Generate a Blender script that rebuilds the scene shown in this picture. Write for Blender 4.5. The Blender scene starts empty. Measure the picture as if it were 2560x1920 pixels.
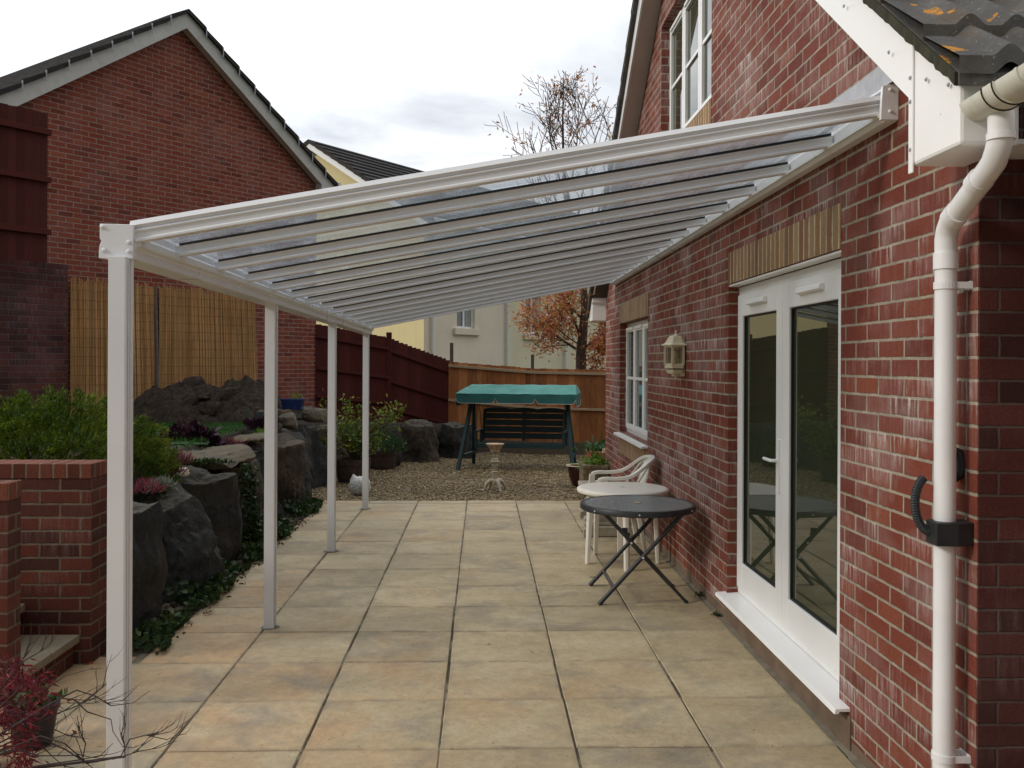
import bpy, bmesh, math, random
import numpy as np
from mathutils import Vector, Matrix, noise, Euler
PI=math.pi; R=math.radians
random.seed(7); rng=np.random.default_rng(7)
SC=bpy.context.scene
C=SC.collection
# ------------------------------------------------------------------ helpers
def tag(o,label=None,cat=None,group=None,kind=None):
    if label: o['label']=label
    if cat: o['category']=cat
    if group: o['group']=group
    if kind: o['kind']=kind
    return o
def thing(name,label,cat,loc=(0,0,0),rz=0,group=None):
    o=bpy.data.objects.new(name,None); C.objects.link(o)
    o.location=loc; o.rotation_euler=(0,0,rz); o.empty_display_size=.1
    return tag(o,label,cat,group)
def root_m(p):
    return Matrix.Translation(p.location)@p.rotation_euler.to_matrix().to_4x4()
def link(name,me,mat,parent=None,local=False):
    o=bpy.data.objects.new(name,me); C.objects.link(o)
    for m in (mat if isinstance(mat,(list,tuple)) else [mat]): me.materials.append(m)
    if parent:
        o.parent=parent
        if not local:
            q=parent; M=Matrix.Identity(4)
            while q:
                if q.type=='EMPTY': M=root_m(q)@M
                q=q.parent
            o.matrix_parent_inverse=M.inverted()
            if parent.type!='EMPTY': o.matrix_parent_inverse=Matrix.Identity(4)
    return o
class MB:
    def __init__(s): s.v=[]; s.f=[]; s.mi=[]; s.cur=0
    def add(s,vs,fs):
        b=len(s.v); s.v+= [tuple(v) for v in vs]
        for f in fs: s.f.append(tuple(b+i for i in f)); s.mi.append(s.cur)
        return s
    def box(s,x0,x1,y0,y1,z0,z1,M=None):
        if x0>x1:x0,x1=x1,x0
        if y0>y1:y0,y1=y1,y0
        if z0>z1:z0,z1=z1,z0
        vs=[Vector((x,y,z)) for z in (z0,z1) for y in (y0,y1) for x in (x0,x1)]
        if M: vs=[M@v for v in vs]
        return s.add(vs,[(0,2,3,1),(4,5,7,6),(0,1,5,4),(2,6,7,3),(0,4,6,2),(1,3,7,5)])
    def bar(s,p,q,w,h,up=(0,0,1)):
        p=Vector(p);q=Vector(q);d=q-p;L=d.length;d.normalize()
        u=Vector(up); sx=d.cross(u)
        if sx.length<1e-4: sx=d.cross(Vector((1,0,0)))
        sx.normalize(); uz=sx.cross(d)
        M=Matrix((sx,d,uz)).transposed().to_4x4(); M.translation=p
        return s.box(-w/2,w/2,0,L,-h/2,h/2,M)
    def tube(s,pts,r,n=8,caps=True):
        pts=[Vector(p) for p in pts]; rs=r if isinstance(r,(list,tuple)) else [r]*len(pts)
        vs=[];fs=[]; prev=None
        for i,p in enumerate(pts):
            d=(pts[min(i+1,len(pts)-1)]-pts[max(i-1,0)])
            if d.length<1e-9: d=Vector((0,0,1))
            d.normalize()
            if prev is None:
                a=Vector((0,0,1)) if abs(d.z)<.9 else Vector((1,0,0))
                prev=d.cross(a).normalized()
            sx=(prev-d*prev.dot(d))
            if sx.length<1e-6: sx=d.orthogonal()
            sx.normalize(); prev=sx; sy=d.cross(sx)
            for k in range(n):
                a=2*PI*k/n; vs.append(p+(sx*math.cos(a)+sy*math.sin(a))*rs[i])
        for i in range(len(pts)-1):
            for k in range(n):
                k2=(k+1)%n; fs.append((i*n+k,i*n+k2,(i+1)*n+k2,(i+1)*n+k))
        if caps:
            fs.append(tuple(range(n-1,-1,-1))); fs.append(tuple((len(pts)-1)*n+k for k in range(n)))
        return s.add(vs,fs)
    def lathe(s,prof,c,n=24,a0=0,a1=2*PI,sx=1,sy=1,closed=True):
        c=Vector(c); full=abs(a1-a0-2*PI)<1e-6; m=n if full else n+1
        vs=[];fs=[]
        for r,z in prof:
            for k in range(m):
                a=a0+(a1-a0)*k/n; vs.append(c+Vector((r*math.cos(a)*sx,r*math.sin(a)*sy,z)))
        for i in range(len(prof)-1):
            for k in range(n):
                k2=(k+1)%m; fs.append((i*m+k,i*m+k2,(i+1)*m+k2,(i+1)*m+k))
        if closed and full:
            if prof[0][0]>1e-5: fs.append(tuple(range(m-1,-1,-1)))
            if prof[-1][0]>1e-5: fs.append(tuple((len(prof)-1)*m+k for k in range(m)))
        return s.add(vs,fs)
    def prism(s,poly,f0,f1):      # poly: 2D list; f0/f1 map (a,b)->3D for the two ends
        n=len(poly); vs=[f0(a,b) for a,b in poly]+[f1(a,b) for a,b in poly]
        fs=[tuple(range(n-1,-1,-1)),tuple(range(n,2*n))]+[(i,(i+1)%n,n+(i+1)%n,n+i) for i in range(n)]
        return s.add(vs,fs)
    def build(s,name,mat,parent=None,smooth=False,bevel=0,local=False,fix=True,seg=2):
        me=bpy.data.meshes.new(name); me.from_pydata(s.v,[],s.f); me.update()
        if len(set(s.mi))>1: me.polygons.foreach_set('material_index',s.mi)
        if fix:
            bm=bmesh.new(); bm.from_mesh(me); bmesh.ops.recalc_face_normals(bm,faces=bm.faces); bm.to_mesh(me); bm.free()
        if smooth:
            me.polygons.foreach_set('use_smooth',[True]*len(me.polygons))
            try: me.set_sharp_from_angle(angle=R(40))
            except Exception: pass
        o=link(name,me,mat,parent,local)
        if bevel:
            b=o.modifiers.new('bevel','BEVEL'); b.width=bevel; b.segments=seg; b.limit_method='ANGLE'; b.angle_limit=R(40)
        return o
def rawmesh(name,V,F,mat,parent=None,smooth=False,local=False):
    me=bpy.data.meshes.new(name); V=np.asarray(V,dtype=np.float32); F=np.asarray(F,dtype=np.int32)
    me.vertices.add(len(V)); me.vertices.foreach_set('co',V.ravel())
    k=F.shape[1]; me.loops.add(F.size); me.loops.foreach_set('vertex_index',F.ravel())
    me.polygons.add(len(F)); me.polygons.foreach_set('loop_start',np.arange(0,F.size,k,dtype=np.int32))
    try: me.polygons.foreach_set('loop_total',np.full(len(F),k,dtype=np.int32))
    except Exception: pass
    me.update(calc_edges=True); me.validate()
    if smooth: me.polygons.foreach_set('use_smooth',[True]*len(me.polygons))
    return link(name,me,mat,parent,local)
def unit(a): return a/np.maximum(np.linalg.norm(a,axis=1,keepdims=True),1e-9)
def leaves(name,P,D,L,W,mat,parent=None,fold=.25):
    P=np.asarray(P,float);D=unit(np.asarray(D,float));n=len(P)
    L=np.broadcast_to(L,(n,))[:,None];W=np.broadcast_to(W,(n,))[:,None]
    S=unit(np.cross(D,rng.normal(size=(n,3)))); N=np.cross(D,S)
    m=P+D*L*.45
    V=np.stack([P,m+S*W/2+N*W*fold*.5,P+D*L,m-S*W/2+N*W*fold*.5],1).reshape(-1,3)
    F=np.arange(4*n).reshape(n,4)
    F=np.concatenate([F[:,[0,1,2]],F[:,[0,2,3]]])
    return rawmesh(name,V,F,mat,parent)
# ------------------------------------------------------------------ materials
class NT:
    def __init__(s,name):
        s.m=bpy.data.materials.new(name); s.m.use_nodes=True; s.t=s.m.node_tree; s.t.nodes.clear()
        s.out=s.n('ShaderNodeOutputMaterial')
    def n(s,typ,**kw):
        x=s.t.nodes.new(typ)
        for k,v in kw.items(): setattr(x,k,v)
        return x
    def set(s,sock,v):
        if isinstance(v,bpy.types.NodeSocket): s.t.links.new(v,sock)
        elif v is not None:
            if isinstance(v,(tuple,list)) and len(v)==3 and sock.type=='RGBA': v=(*v,1)
            sock.default_value=v
    def math(s,op,a,b=None,c=None,clamp=False):
        x=s.n('ShaderNodeMath',operation=op,use_clamp=clamp); s.set(x.inputs[0],a)
        if b is not None: s.set(x.inputs[1],b)
        if c is not None: s.set(x.inputs[2],c)
        return x.outputs[0]
    def comb(s,x,y,z=0.0):
        c=s.n('ShaderNodeCombineXYZ'); s.set(c.inputs[0],x);s.set(c.inputs[1],y);s.set(c.inputs[2],z); return c.outputs[0]
    def sep(s,v):
        c=s.n('ShaderNodeSeparateXYZ'); s.set(c.inputs[0],v); return c.outputs
    def mapr(s,v,a,b,c=0.0,d=1.0,smooth=False):
        x=s.n('ShaderNodeMapRange'); x.interpolation_type='SMOOTHSTEP' if smooth else 'LINEAR'; x.clamp=True
        for i,q in enumerate((v,a,b,c,d)): s.set(x.inputs[i],q)
        return x.outputs[0]
    def noise(s,vec=None,scale=5,detail=4,rough=.55,dist=0):
        x=s.n('ShaderNodeTexNoise'); 
        if vec is not None: s.set(x.inputs['Vector'],vec)
        x.inputs['Scale'].default_value=scale; x.inputs['Detail'].default_value=detail
        x.inputs['Roughness'].default_value=rough; x.inputs['Distortion'].default_value=dist
        return x.outputs[0]
    def voro(s,vec=None,scale=5,feature='F1'):
        x=s.n('ShaderNodeTexVoronoi',feature=feature)
        if vec is not None: s.set(x.inputs['Vector'],vec)
        x.inputs['Scale'].default_value=scale; return x
    def vscale(s,vec,sc):
        x=s.n('ShaderNodeVectorMath',operation='MULTIPLY'); s.set(x.inputs[0],vec); x.inputs[1].default_value=sc; return x.outputs[0]
    def mix(s,f,a,b,typ='MIX'):
        x=s.n('ShaderNodeMix',data_type='RGBA',blend_type=typ); s.set(x.inputs[0],f); s.set(x.inputs[6],a); s.set(x.inputs[7],b); return x.outputs[2]
    def ramp(s,f,stops,interp='LINEAR'):
        x=s.n('ShaderNodeValToRGB'); x.color_ramp.interpolation=interp; e=x.color_ramp.elements
        while len(e)<len(stops): e.new(.5)
        for i,(p,c) in enumerate(stops): e[i].position=p; e[i].color=(*c,1)
        s.set(x.inputs[0],f); return x.outputs[0]
    def bump(s,h,strength=.5,dist=.01,normal=None):
        x=s.n('ShaderNodeBump'); x.inputs['Strength'].default_value=strength; x.inputs['Distance'].default_value=dist
        s.set(x.inputs['Height'],h)
        if normal is not None: s.set(x.inputs['Normal'],normal)
        return x.outputs[0]
    def obj(s): return s.n('ShaderNodeTexCoord').outputs['Object']
    def island(s): return s.n('ShaderNodeNewGeometry').outputs['Random Per Island']
    def pbr(s,col,rough=.6,normal=None,metal=0,spec=.5,ior=1.45,coat=0):
        p=s.n('ShaderNodeBsdfPrincipled'); s.set(p.inputs['Base Color'],col); s.set(p.inputs['Roughness'],rough)
        p.inputs['Metallic'].default_value=metal; p.inputs['Specular IOR Level'].default_value=spec; p.inputs['IOR'].default_value=ior
        p.inputs['Coat Weight'].default_value=coat
        if normal is not None: s.set(p.inputs['Normal'],normal)
        return p.outputs[0]
    def done(s,sh): s.t.links.new(sh,s.out.inputs[0]); return s.m

def brick_mat(name,stops,mortar,us=.225,vs=.075,off=.5,eff=0.0,mort=.0048,grime=.3,phase=0.0,bstr=.6,vph=0.0,pale=0.0):
    t=NT(name); tc=t.n('ShaderNodeTexCoord'); P=t.sep(tc.outputs['Object']); N=t.sep(tc.outputs['Normal'])
    ax=t.math('ABSOLUTE',N[0]); ay=t.math('ABSOLUTE',N[1]); az=t.math('ABSOLUTE',N[2])
    top=t.math('GREATER_THAN',az,.7); isx=t.math('MULTIPLY',t.math('GREATER_THAN',ax,ay),t.math('SUBTRACT',1,top))
    u=t.math('ADD',t.math('MULTIPLY',isx,P[1]),t.math('MULTIPLY',t.math('SUBTRACT',1,isx),P[0]))
    v=t.math('ADD',t.math('MULTIPLY',top,P[1]),t.math('MULTIPLY',t.math('SUBTRACT',1,top),P[2]))
    wob=t.noise(tc.outputs['Object'],3.5,2); wob2=t.noise(tc.outputs['Object'],28,2)
    u1=t.math('ADD',t.math('ADD',u,phase),t.math('MULTIPLY',t.math('SUBTRACT',wob2,.5),.009))
    v1=t.math('ADD',t.math('ADD',v,vph),t.math('ADD',t.math('MULTIPLY',t.math('SUBTRACT',wob2,.5),.006),t.math('MULTIPLY',t.math('SUBTRACT',wob,.5),.006)))
    vr=t.math('DIVIDE',v1,vs); row=t.math('FLOOR',vr)
    uu=t.math('ADD',t.math('DIVIDE',u1,us),t.math('MULTIPLY',t.math('FLOORED_MODULO',row,2.0),off))
    col=t.math('FLOOR',uu); fu=t.math('FRACT',uu); fv=t.math('FRACT',vr)
    du=t.math('MULTIPLY',t.math('MINIMUM',fu,t.math('SUBTRACT',1,fu)),us)
    dv=t.math('MULTIPLY',t.math('MINIMUM',fv,t.math('SUBTRACT',1,fv)),vs)
    d=t.math('MINIMUM',du,dv); mask=t.mapr(d,mort-.0012,mort+.0016)
    wn=t.n('ShaderNodeTexWhiteNoise',noise_dimensions='2D'); t.set(wn.inputs['Vector'],t.comb(col,row))
    base=t.ramp(wn.outputs['Value'],stops)
    fine=t.noise(tc.outputs['Object'],120,3,.7); pores=t.mapr(t.noise(tc.outputs['Object'],260,2,.6),.34,.42)
    base=t.mix(.75,base,t.mix(1.0,base,t.mapr(fine,.3,.7,.72,1.25),'MULTIPLY'))
    base=t.mix(t.math('MULTIPLY',t.math('SUBTRACT',1,pores),.7),base,(.015,.008,.007))
    big=t.noise(tc.outputs['Object'],.9,4,.6)
    mcol=t.mix(t.mapr(t.noise(tc.outputs['Object'],14,3),.35,.7),mortar,tuple(c*.62 for c in mortar))
    col_=t.mix(mask,mcol,base)
    if grime: col_=t.mix(t.mapr(big,.38,.68,0.0,grime),col_,t.mix(1.0,col_,(.42,.40,.40),'MULTIPLY'))
    if pale: col_=t.mix(t.math('MULTIPLY',t.mapr(t.noise(tc.outputs['Object'],1.6,5,.65),.48,.72),pale),col_,(.36,.26,.24))
    if eff:
        # lime bloom: soft vertical runs hanging from the bed joints, gathered in patches
        st=t.noise(t.comb(t.math('MULTIPLY',u,48.0),t.math('MULTIPLY',v,4.0),row),1.0,3,.6)
        patch=t.noise(t.comb(t.math('MULTIPLY',u,1.3),t.math('MULTIPLY',v,1.9)),1.0,4,.6)
        fine2=t.noise(tc.outputs['Object'],70,3,.7)
        f=t.math('MULTIPLY',t.mapr(st,.44,.70),t.mapr(patch,.43,.60))
        f=t.math('MULTIPLY',f,t.mapr(fv,-.1,1.0,.3,1.0)); f=t.math('MULTIPLY',f,t.mapr(fine2,.3,.62,.4,1.0))
        wc=t.sep(wn.outputs['Color']); f=t.math('MULTIPLY',f,t.mapr(wc[1],.25,.75,.15,1.0)); f2=t.math('MULTIPLY',t.mapr(patch,.42,.72),t.mapr(wc[2],.3,.9,.02,.20))
        f=t.math('MULTIPLY',t.math('ADD',f,f2),eff,clamp=True)
        col_=t.mix(f,col_,(.58,.51,.49))
    h=t.math('ADD',mask,t.math('MULTIPLY',fine,.35))
    nm=t.bump(h,bstr,.006)
    return t.done(t.pbr(col_,.88,nm,spec=.25))
RED=[(0,(.125,.031,.020)),(.25,(.165,.040,.025)),(.5,(.190,.047,.028)),(.8,(.172,.044,.030)),(1,(.215,.062,.034))]
M={}
M['brick_house']=brick_mat('red_brick_bloom',RED,(.34,.295,.225),eff=1.1,grime=.14,mort=.0056)
M['brick_soldier']=brick_mat('buff_soldier_brick',[(0,(.32,.19,.085)),(.4,(.25,.135,.06)),(.7,(.36,.23,.11)),(1,(.21,.10,.05))],(.55,.48,.37),mort=.0075,us=.075,vs=10,off=0,eff=.15,grime=.3,vph=5)
M['brick_garage']=brick_mat('garage_brick',[(0,(.16,.038,.027)),(.15,(.22,.050,.032)),(.6,(.27,.064,.038)),(.85,(.24,.062,.042)),(1,(.31,.085,.045))],(.37,.25,.195),eff=.12,grime=.2,mort=.0066,pale=.2)
M['brick_old_and_shaded']=brick_mat('old_and_shaded_brick',[(0,(.05,.020,.018)),(.5,(.09,.028,.024)),(1,(.12,.036,.03))],(.115,.085,.075),eff=.18,grime=.7,mort=.004,pale=.1)  # garden wall's own colour; on the house return wall it is painted shade
M['brick_garden']=brick_mat('garden_wall_brick',[(0,(.065,.020,.014)),(.5,(.125,.033,.022)),(1,(.17,.046,.028))],(.19,.145,.10),eff=.2,grime=.7,mort=.0055)
M['brick_cap']=brick_mat('brick_on_edge',[(0,(.10,.030,.018)),(.5,(.18,.052,.030)),(1,(.14,.042,.027))],(.22,.17,.12),us=.075,vs=.24,off=0,eff=.1,grime=.3,vph=.0)
M['stone_block']=brick_mat('reconstituted_stone_block',[(0,(.20,.16,.09)),(.5,(.26,.21,.125)),(1,(.30,.24,.15))],(.12,.10,.07),us=.11,vs=.075,off=.5,grime=.5,mort=.005,bstr=1.0)

def plain(name,col,rough=.5,var=.12,scale=6,dirt=None,bump=.0,bscale=60,spec=.5,metal=0,ior=1.45):
    t=NT(name); o=t.obj(); n=t.noise(o,scale,5,.6)
    c=t.mix(t.mapr(n,.3,.7),tuple(x*(1-var) for x in col),tuple(min(1,x*(1+var*.6)) for x in col))
    if dirt:
        dcol,amt,dsc=dirt; c=t.mix(t.math('MULTIPLY',t.mapr(t.noise(o,dsc,6,.7),.45,.75),amt),c,dcol)
    nm=t.bump(t.noise(o,bscale,4,.6),bump,.004) if bump else None
    r=t.mapr(t.noise(o,scale*2,1),.3,.7,max(0,rough-.03),min(1,rough+.03))
    return t.done(t.pbr(c,r,nm,metal,spec,ior))
M['upvc']=plain('white_upvc',(.80,.80,.79),.32,.02,3,((.6,.57,.5),.06,4))
M['upvc_grey']=plain('white_pipe',(.73,.73,.74),.38,.07,4,((.45,.42,.36),.10,6),.05,200)
M['gutter']=plain('weathered_gutter',(.62,.61,.53),.45,.14,3,((.22,.21,.13),.45,7),.05,200)
M['alu']=plain('white_coated_aluminium',(.74,.75,.77),.30,.04,2,((.58,.55,.5),.06,3))
M['rubber']=plain('black_rubber',(.012,.012,.013),.55)
M['black_plastic']=plain('black_plastic',(.018,.020,.024),.5,.3,20)
M['soffit']=plain('soffit_board',(.60,.52,.48),.5,.08,3,((.3,.25,.2),.2,5))
M['barge_garage']=plain('grey_white_barge',(.56,.55,.52),.55,.1,2,((.28,.26,.22),.35,6),.1,60)
M['plastic_white']=plain('aged_white_resin',(.74,.71,.64),.42,.06,4,((.45,.40,.30),.25,8),.04,150)
M['cream_metal']=plain('cream_lantern_paint',(.66,.60,.42),.4,.08,10,((.35,.28,.15),.25,30))
M['dark_steel']=plain('black_powder_coat',(.028,.030,.034),.42,.3,15,((.10,.095,.09),.25,40))
M['teal_frame']=plain('green_stained_timber',(.010,.036,.038),.55,.25,6,((.03,.06,.055),.3,20),.2,60)
M['terracotta']=plain('terracotta',(.27,.085,.045),.8,.2,6,((.35,.28,.2),.3,9),.2,60)
M['glazed']=plain('dark_red_glaze',(.055,.014,.010),.18,.3,5,None)
M['pot_rim']=plain('buff_pot_rim',(.42,.33,.20),.5,.1,9)
M['blue_glaze']=plain('blue_glaze',(.008,.022,.10),.25,.3,6)
M['cast']=plain('chipped_cream_iron',(.58,.52,.40),.6,.12,12,((.22,.10,.04),.55,22),.5,60)
M['rust_top']=plain('rusty_basin',(.52,.38,.25),.7,.2,14,((.24,.09,.035),.7,16),.3,60)
M['white_stone']=plain('white_painted_stone',(.66,.66,.62),.8,.15,20,((.16,.16,.14),.5,34),.9,55)
M['stone_tread']=plain('concrete_tread',(.22,.18,.12),.85,.18,4,((.13,.11,.08),.5,6),.3,70)
M['stone_bench']=plain('weathered_cast_stone',(.33,.30,.23),.85,.15,7,((.12,.11,.07),.5,10),.5,50)
M['soilwall']=plain('stained_render',(.16,.11,.075),.9,.25,6,((.07,.055,.04),.6,8),.5,30)
M['lead']=plain('lead_flashing',(.36,.37,.40),.45,.15,8,((.6,.6,.6),.4,14),.4,20)
M['galv']=plain('bright_trim',(.70,.72,.70),.3,.05,3)
M['bark']=plain('brown_bark',(.085,.055,.04),.9,.4,14,((.16,.13,.10),.4,20),.9,40)
M['bark_dark']=plain('dark_twig',(.035,.022,.020),.8,.3,20)
M['pole']=plain('grey_pole',(.13,.11,.095),.8,.25,12,None,.4,50)
M['moss']=plain('dark_moss',(.030,.028,.012),.95,.5,20,None,.8,40)
M['post_wood']=plain('weathered_stake',(.13,.10,.07),.9,.25,16,None,.5,60)
M['barrel']=plain('old_barrel_oak',(.075,.045,.032),.85,.3,14,((.03,.02,.016),.6,6),.5,40)
M['hoop']=plain('rusty_hoop',(.05,.03,.025),.7,.3,18)
M['curtain']=plain('curtain_cloth',(.42,.44,.44),.9,.3,30)
M['gate_cement']=plain('cement_fillet',(.20,.175,.13),.95,.25,8,((.09,.08,.055),.6,9),.7,40)

def glassy(name,col,rough,ior,bump=0,bs=3):
    t=NT(name); nm=t.bump(t.noise(t.obj(),bs,2),bump,.01) if bump else None
    return t.done(t.pbr(col,rough,nm,spec=.5,ior=ior))
M['pane']=glassy('dark_double_glazing',(.034,.042,.024),.015,1.9,.05,1.2)
M['pane_pale']=glassy('window_glass_pale',(.07,.09,.09),.03,1.9,.05,2)
M['table_glass']=glassy('rippled_table_glass',(.17,.20,.205),.26,1.6,.35,60)
def clear_panel():
    t=NT('clear_roof_sheet'); tr=t.n('ShaderNodeBsdfTransparent'); o=t.obj()
    dirt=t.mapr(t.noise(t.vscale(o,(1,1,1)),7,6,.75),.42,.75)
    t.set(tr.inputs[0],t.mix(t.math('MULTIPLY',dirt,.25),(.90,.92,.93),(.72,.72,.70)))
    gl=t.n('ShaderNodeBsdfGlossy'); gl.inputs[0].default_value=(.9,.92,.95,1); gl.inputs['Roughness'].default_value=.06
    df=t.n('ShaderNodeBsdfTranslucent'); df.inputs[0].default_value=(.74,.79,.84,1)
    fr=t.n('ShaderNodeFresnel'); fr.inputs[0].default_value=1.45
    m1=t.n('ShaderNodeMixShader'); t.set(m1.inputs[0],t.math('ADD',.10,t.math('MULTIPLY',dirt,.16))); t.t.links.new(tr.outputs[0],m1.inputs[1]); t.t.links.new(df.outputs[0],m1.inputs[2])
    m2=t.n('ShaderNodeMixShader'); t.set(m2.inputs[0],t.math('MULTIPLY',fr.outputs[0],.50)); t.t.links.new(m1.outputs[0],m2.inputs[1]); t.t.links.new(gl.outputs[0],m2.inputs[2])
    return t.done(m2.outputs[0])
M['clear']=clear_panel()
def lamp_glass():
    t=NT('lantern_glass'); tr=t.n('ShaderNodeBsdfTransparent'); tr.inputs[0].default_value=(.8,.8,.72,1)
    gl=t.n('ShaderNodeBsdfGlossy'); gl.inputs['Roughness'].default_value=.1
    m=t.n('ShaderNodeMixShader'); m.inputs[0].default_value=.2; t.t.links.new(tr.outputs[0],m.inputs[1]); t.t.links.new(gl.outputs[0],m.inputs[2]); return t.done(m.outputs[0])
M['lamp_glass']=lamp_glass()
def leafmat(name,stops,trans=.35,rough=.55,scale=1.2,pos=.45):
    t=NT(name); isl=t.island(); n=t.noise(t.obj(),scale,3)
    f=t.math('ADD',t.math('MULTIPLY',isl,1-pos),t.math('MULTIPLY',t.mapr(n,.3,.7),pos))
    c=t.ramp(f,stops); p=t.pbr(c,rough,spec=.3)
    tl=t.n('ShaderNodeBsdfTranslucent'); t.set(tl.inputs[0],c)
    m=t.n('ShaderNodeMixShader'); m.inputs[0].default_value=trans; t.t.links.new(p,m.inputs[1]); t.t.links.new(tl.outputs[0],m.inputs[2])
    return t.done(m.outputs[0])
M['leaf_conifer']=leafmat('conifer_leaf',[(0,(.014,.032,.005)),(.42,(.055,.095,.009)),(.74,(.16,.20,.014)),(1,(.29,.31,.022))],.3,.6,2.6,.6)
M['leaf_ivy']=leafmat('ivy_leaf',[(0,(.016,.034,.010)),(.6,(.032,.062,.018)),(1,(.09,.12,.035))],.2,.4,4)
M['leaf_bush']=leafmat('yellow_green_leaf',[(0,(.035,.075,.012)),(.5,(.11,.17,.022)),(.8,(.24,.26,.03)),(1,(.36,.20,.03))],.35,.45,3,.4)
M['leaf_autumn']=leafmat('autumn_leaf',[(0,(.18,.04,.03)),(.25,(.50,.16,.11)),(.45,(.62,.26,.12)),(.62,(.62,.42,.11)),(.78,(.42,.13,.11)),(.9,(.22,.27,.05)),(1,(.09,.14,.03))],.45,.5,1.5,.45)
M['leaf_red']=leafmat('maple_red_leaf',[(0,(.045,.008,.012)),(.5,(.12,.014,.024)),(.85,(.22,.022,.026)),(1,(.28,.07,.05))],.35,.5,6,.4)
M['leaf_heuchera']=leafmat('purple_leaf',[(0,(.014,.006,.010)),(.6,(.034,.010,.020)),(1,(.08,.04,.055))],.15,.4,6)
M['leaf_heather']=leafmat('pink_heather',[(0,(.08,.015,.03)),(.5,(.20,.035,.06)),(1,(.28,.13,.13))],.2,.6,6)
M['leaf_grey']=leafmat('silver_leaf',[(0,(.10,.12,.09)),(1,(.36,.38,.30))],.2,.6,6)
M['leaf_green']=leafmat('fresh_leaf',[(0,(.05,.13,.015)),(.6,(.13,.25,.03)),(1,(.30,.32,.05))],.35,.5,6)
M['leaf_deep']=leafmat('deep_green_leaf',[(0,(.018,.05,.016)),(1,(.07,.14,.04))],.25,.45,6)
M['grass']=leafmat('lawn_blade',[(0,(.020,.075,.012)),(.6,(.035,.13,.018)),(1,(.08,.18,.03))],.3,.6,2)

def slab_mat():
    t=NT('paving_slab'); o=t.obj(); P=t.sep(o)
    cx=t.math('FLOOR',t.math('DIVIDE',t.math('ADD',P[0],7.98),.6)); cy=t.math('FLOOR',t.math('DIVIDE',t.math('ADD',P[1],1.825),.583))
    wn=t.n('ShaderNodeTexWhiteNoise',noise_dimensions='2D'); t.set(wn.inputs['Vector'],t.comb(cx,cy)); rv=t.sep(wn.outputs['Color'])
    vec=t.n('ShaderNodeVectorMath',operation='ADD'); t.set(vec.inputs[0],o); t.set(vec.inputs[1],t.vscale(wn.outputs['Color'],(30,30,30)))
    n1=t.noise(t.vscale(vec.outputs[0],(1.0,1.6,1)),2.6,6,.62,.4); n2=t.noise(vec.outputs[0],1.7,5,.6,.6); n3=t.noise(o,150,3,.7); n4=t.noise(vec.outputs[0],22,6,.75)
    base=t.mix(t.mapr(n1,.33,.68),(.370,.292,.172),(.480,.395,.255))
    # iron staining: warm patches, commoner towards the garden side of the near rows
    w=t.math('ADD',t.mapr(P[0],-1.6,.5,.10,-.10),t.mapr(P[1],3.4,6.4,.08,-.04))
    og=t.mapr(t.math('ADD',t.math('ADD',n2,w),t.math('MULTIPLY',t.math('SUBTRACT',rv[0],.5),.26)),.52,.80,0.0,.75)
    base=t.mix(og,base,(.46,.285,.145))
    gy=t.mapr(t.math('ADD',t.noise(vec.outputs[0],3.4,5,.65,.5),t.math('MULTIPLY',t.math('SUBTRACT',rv[1],.5),.2)),.50,.74,0,.60)
    base=t.mix(gy,base,(.195,.178,.150))
    base=t.mix(1.0,base,t.mapr(rv[2],0,1,.88,1.08),'MULTIPLY')
    base=t.mix(.6,base,t.mix(1.0,base,t.mapr(n3,.3,.7,.75,1.2),'MULTIPLY'))
    base=t.mix(.8,base,t.mix(1.0,base,t.mapr(n4,.3,.7,.80,1.17),'MULTIPLY')); wp=t.mapr(t.noise(vec.outputs[0],5.5,6,.72,.8),.63,.72); base=t.mix(t.math('MULTIPLY',wp,.35),base,(.52,.47,.38))
    sp=t.mapr(t.noise(o,42,2,.5),.68,.74); base=t.mix(t.math('MULTIPLY',sp,.6),base,(.08,.065,.05))
    # grime along slab edges
    fx=t.math('FRACT',t.math('DIVIDE',t.math('ADD',P[0],7.98),.6)); fy=t.math('FRACT',t.math('DIVIDE',t.math('ADD',P[1],1.825),.583))
    e=t.math('MINIMUM',t.math('MINIMUM',fx,t.math('SUBTRACT',1,fx)),t.math('MINIMUM',fy,t.math('SUBTRACT',1,fy)))
    eg=t.math('MULTIPLY',t.mapr(e,.0,.07,1,0,True),t.mapr(t.noise(o,5,5,.65),.42,.72,.0,.70))
    base=t.mix(eg,base,(.165,.135,.095))
    nm=t.bump(t.math('ADD',t.math('ADD',t.math('MULTIPLY',n1,2.5),t.math('MULTIPLY',n4,1.2)),t.math('MULTIPLY',n3,.35)),.5,.008)
    return t.done(t.pbr(base,t.mapr(n2,.3,.7,.55,.8),nm,spec=.35))
M['slab']=slab_mat()
def joint_mat():
    t=NT('joint_fill'); o=t.obj()
    c=t.ramp(t.noise(o,3.4,6,.7),[(.3,(.030,.026,.016)),(.48,(.075,.062,.040)),(.56,(.19,.16,.11)),(.8,(.28,.245,.18))])
    return t.done(t.pbr(c,.95,t.bump(t.noise(o,90,3),.8,.01)))
M['joint']=joint_mat()
def gravel_mat(name,scale=38):
    t=NT(name); o=t.obj(); v=t.voro(o,scale); v2=t.voro(o,scale*2.1)
    c=t.ramp(t.sep(v.outputs['Color'])[0],[(0,(.10,.072,.04)),(.35,(.21,.155,.085)),(.7,(.33,.255,.145)),(.93,(.42,.35,.23)),(1,(.6,.55,.46))])
    c=t.mix(t.mapr(v.outputs['Distance'],.35,.8),c,(.035,.025,.016))
    c=t.mix(t.mapr(t.noise(o,1.1,4),.40,.68,0,.5),c,t.mix(1,c,(.50,.44,.38),'MULTIPLY'))
    return t.done(t.pbr(c,.9,t.bump(t.math('SUBTRACT',1,v.outputs['Distance']),1,.02)))
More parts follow.
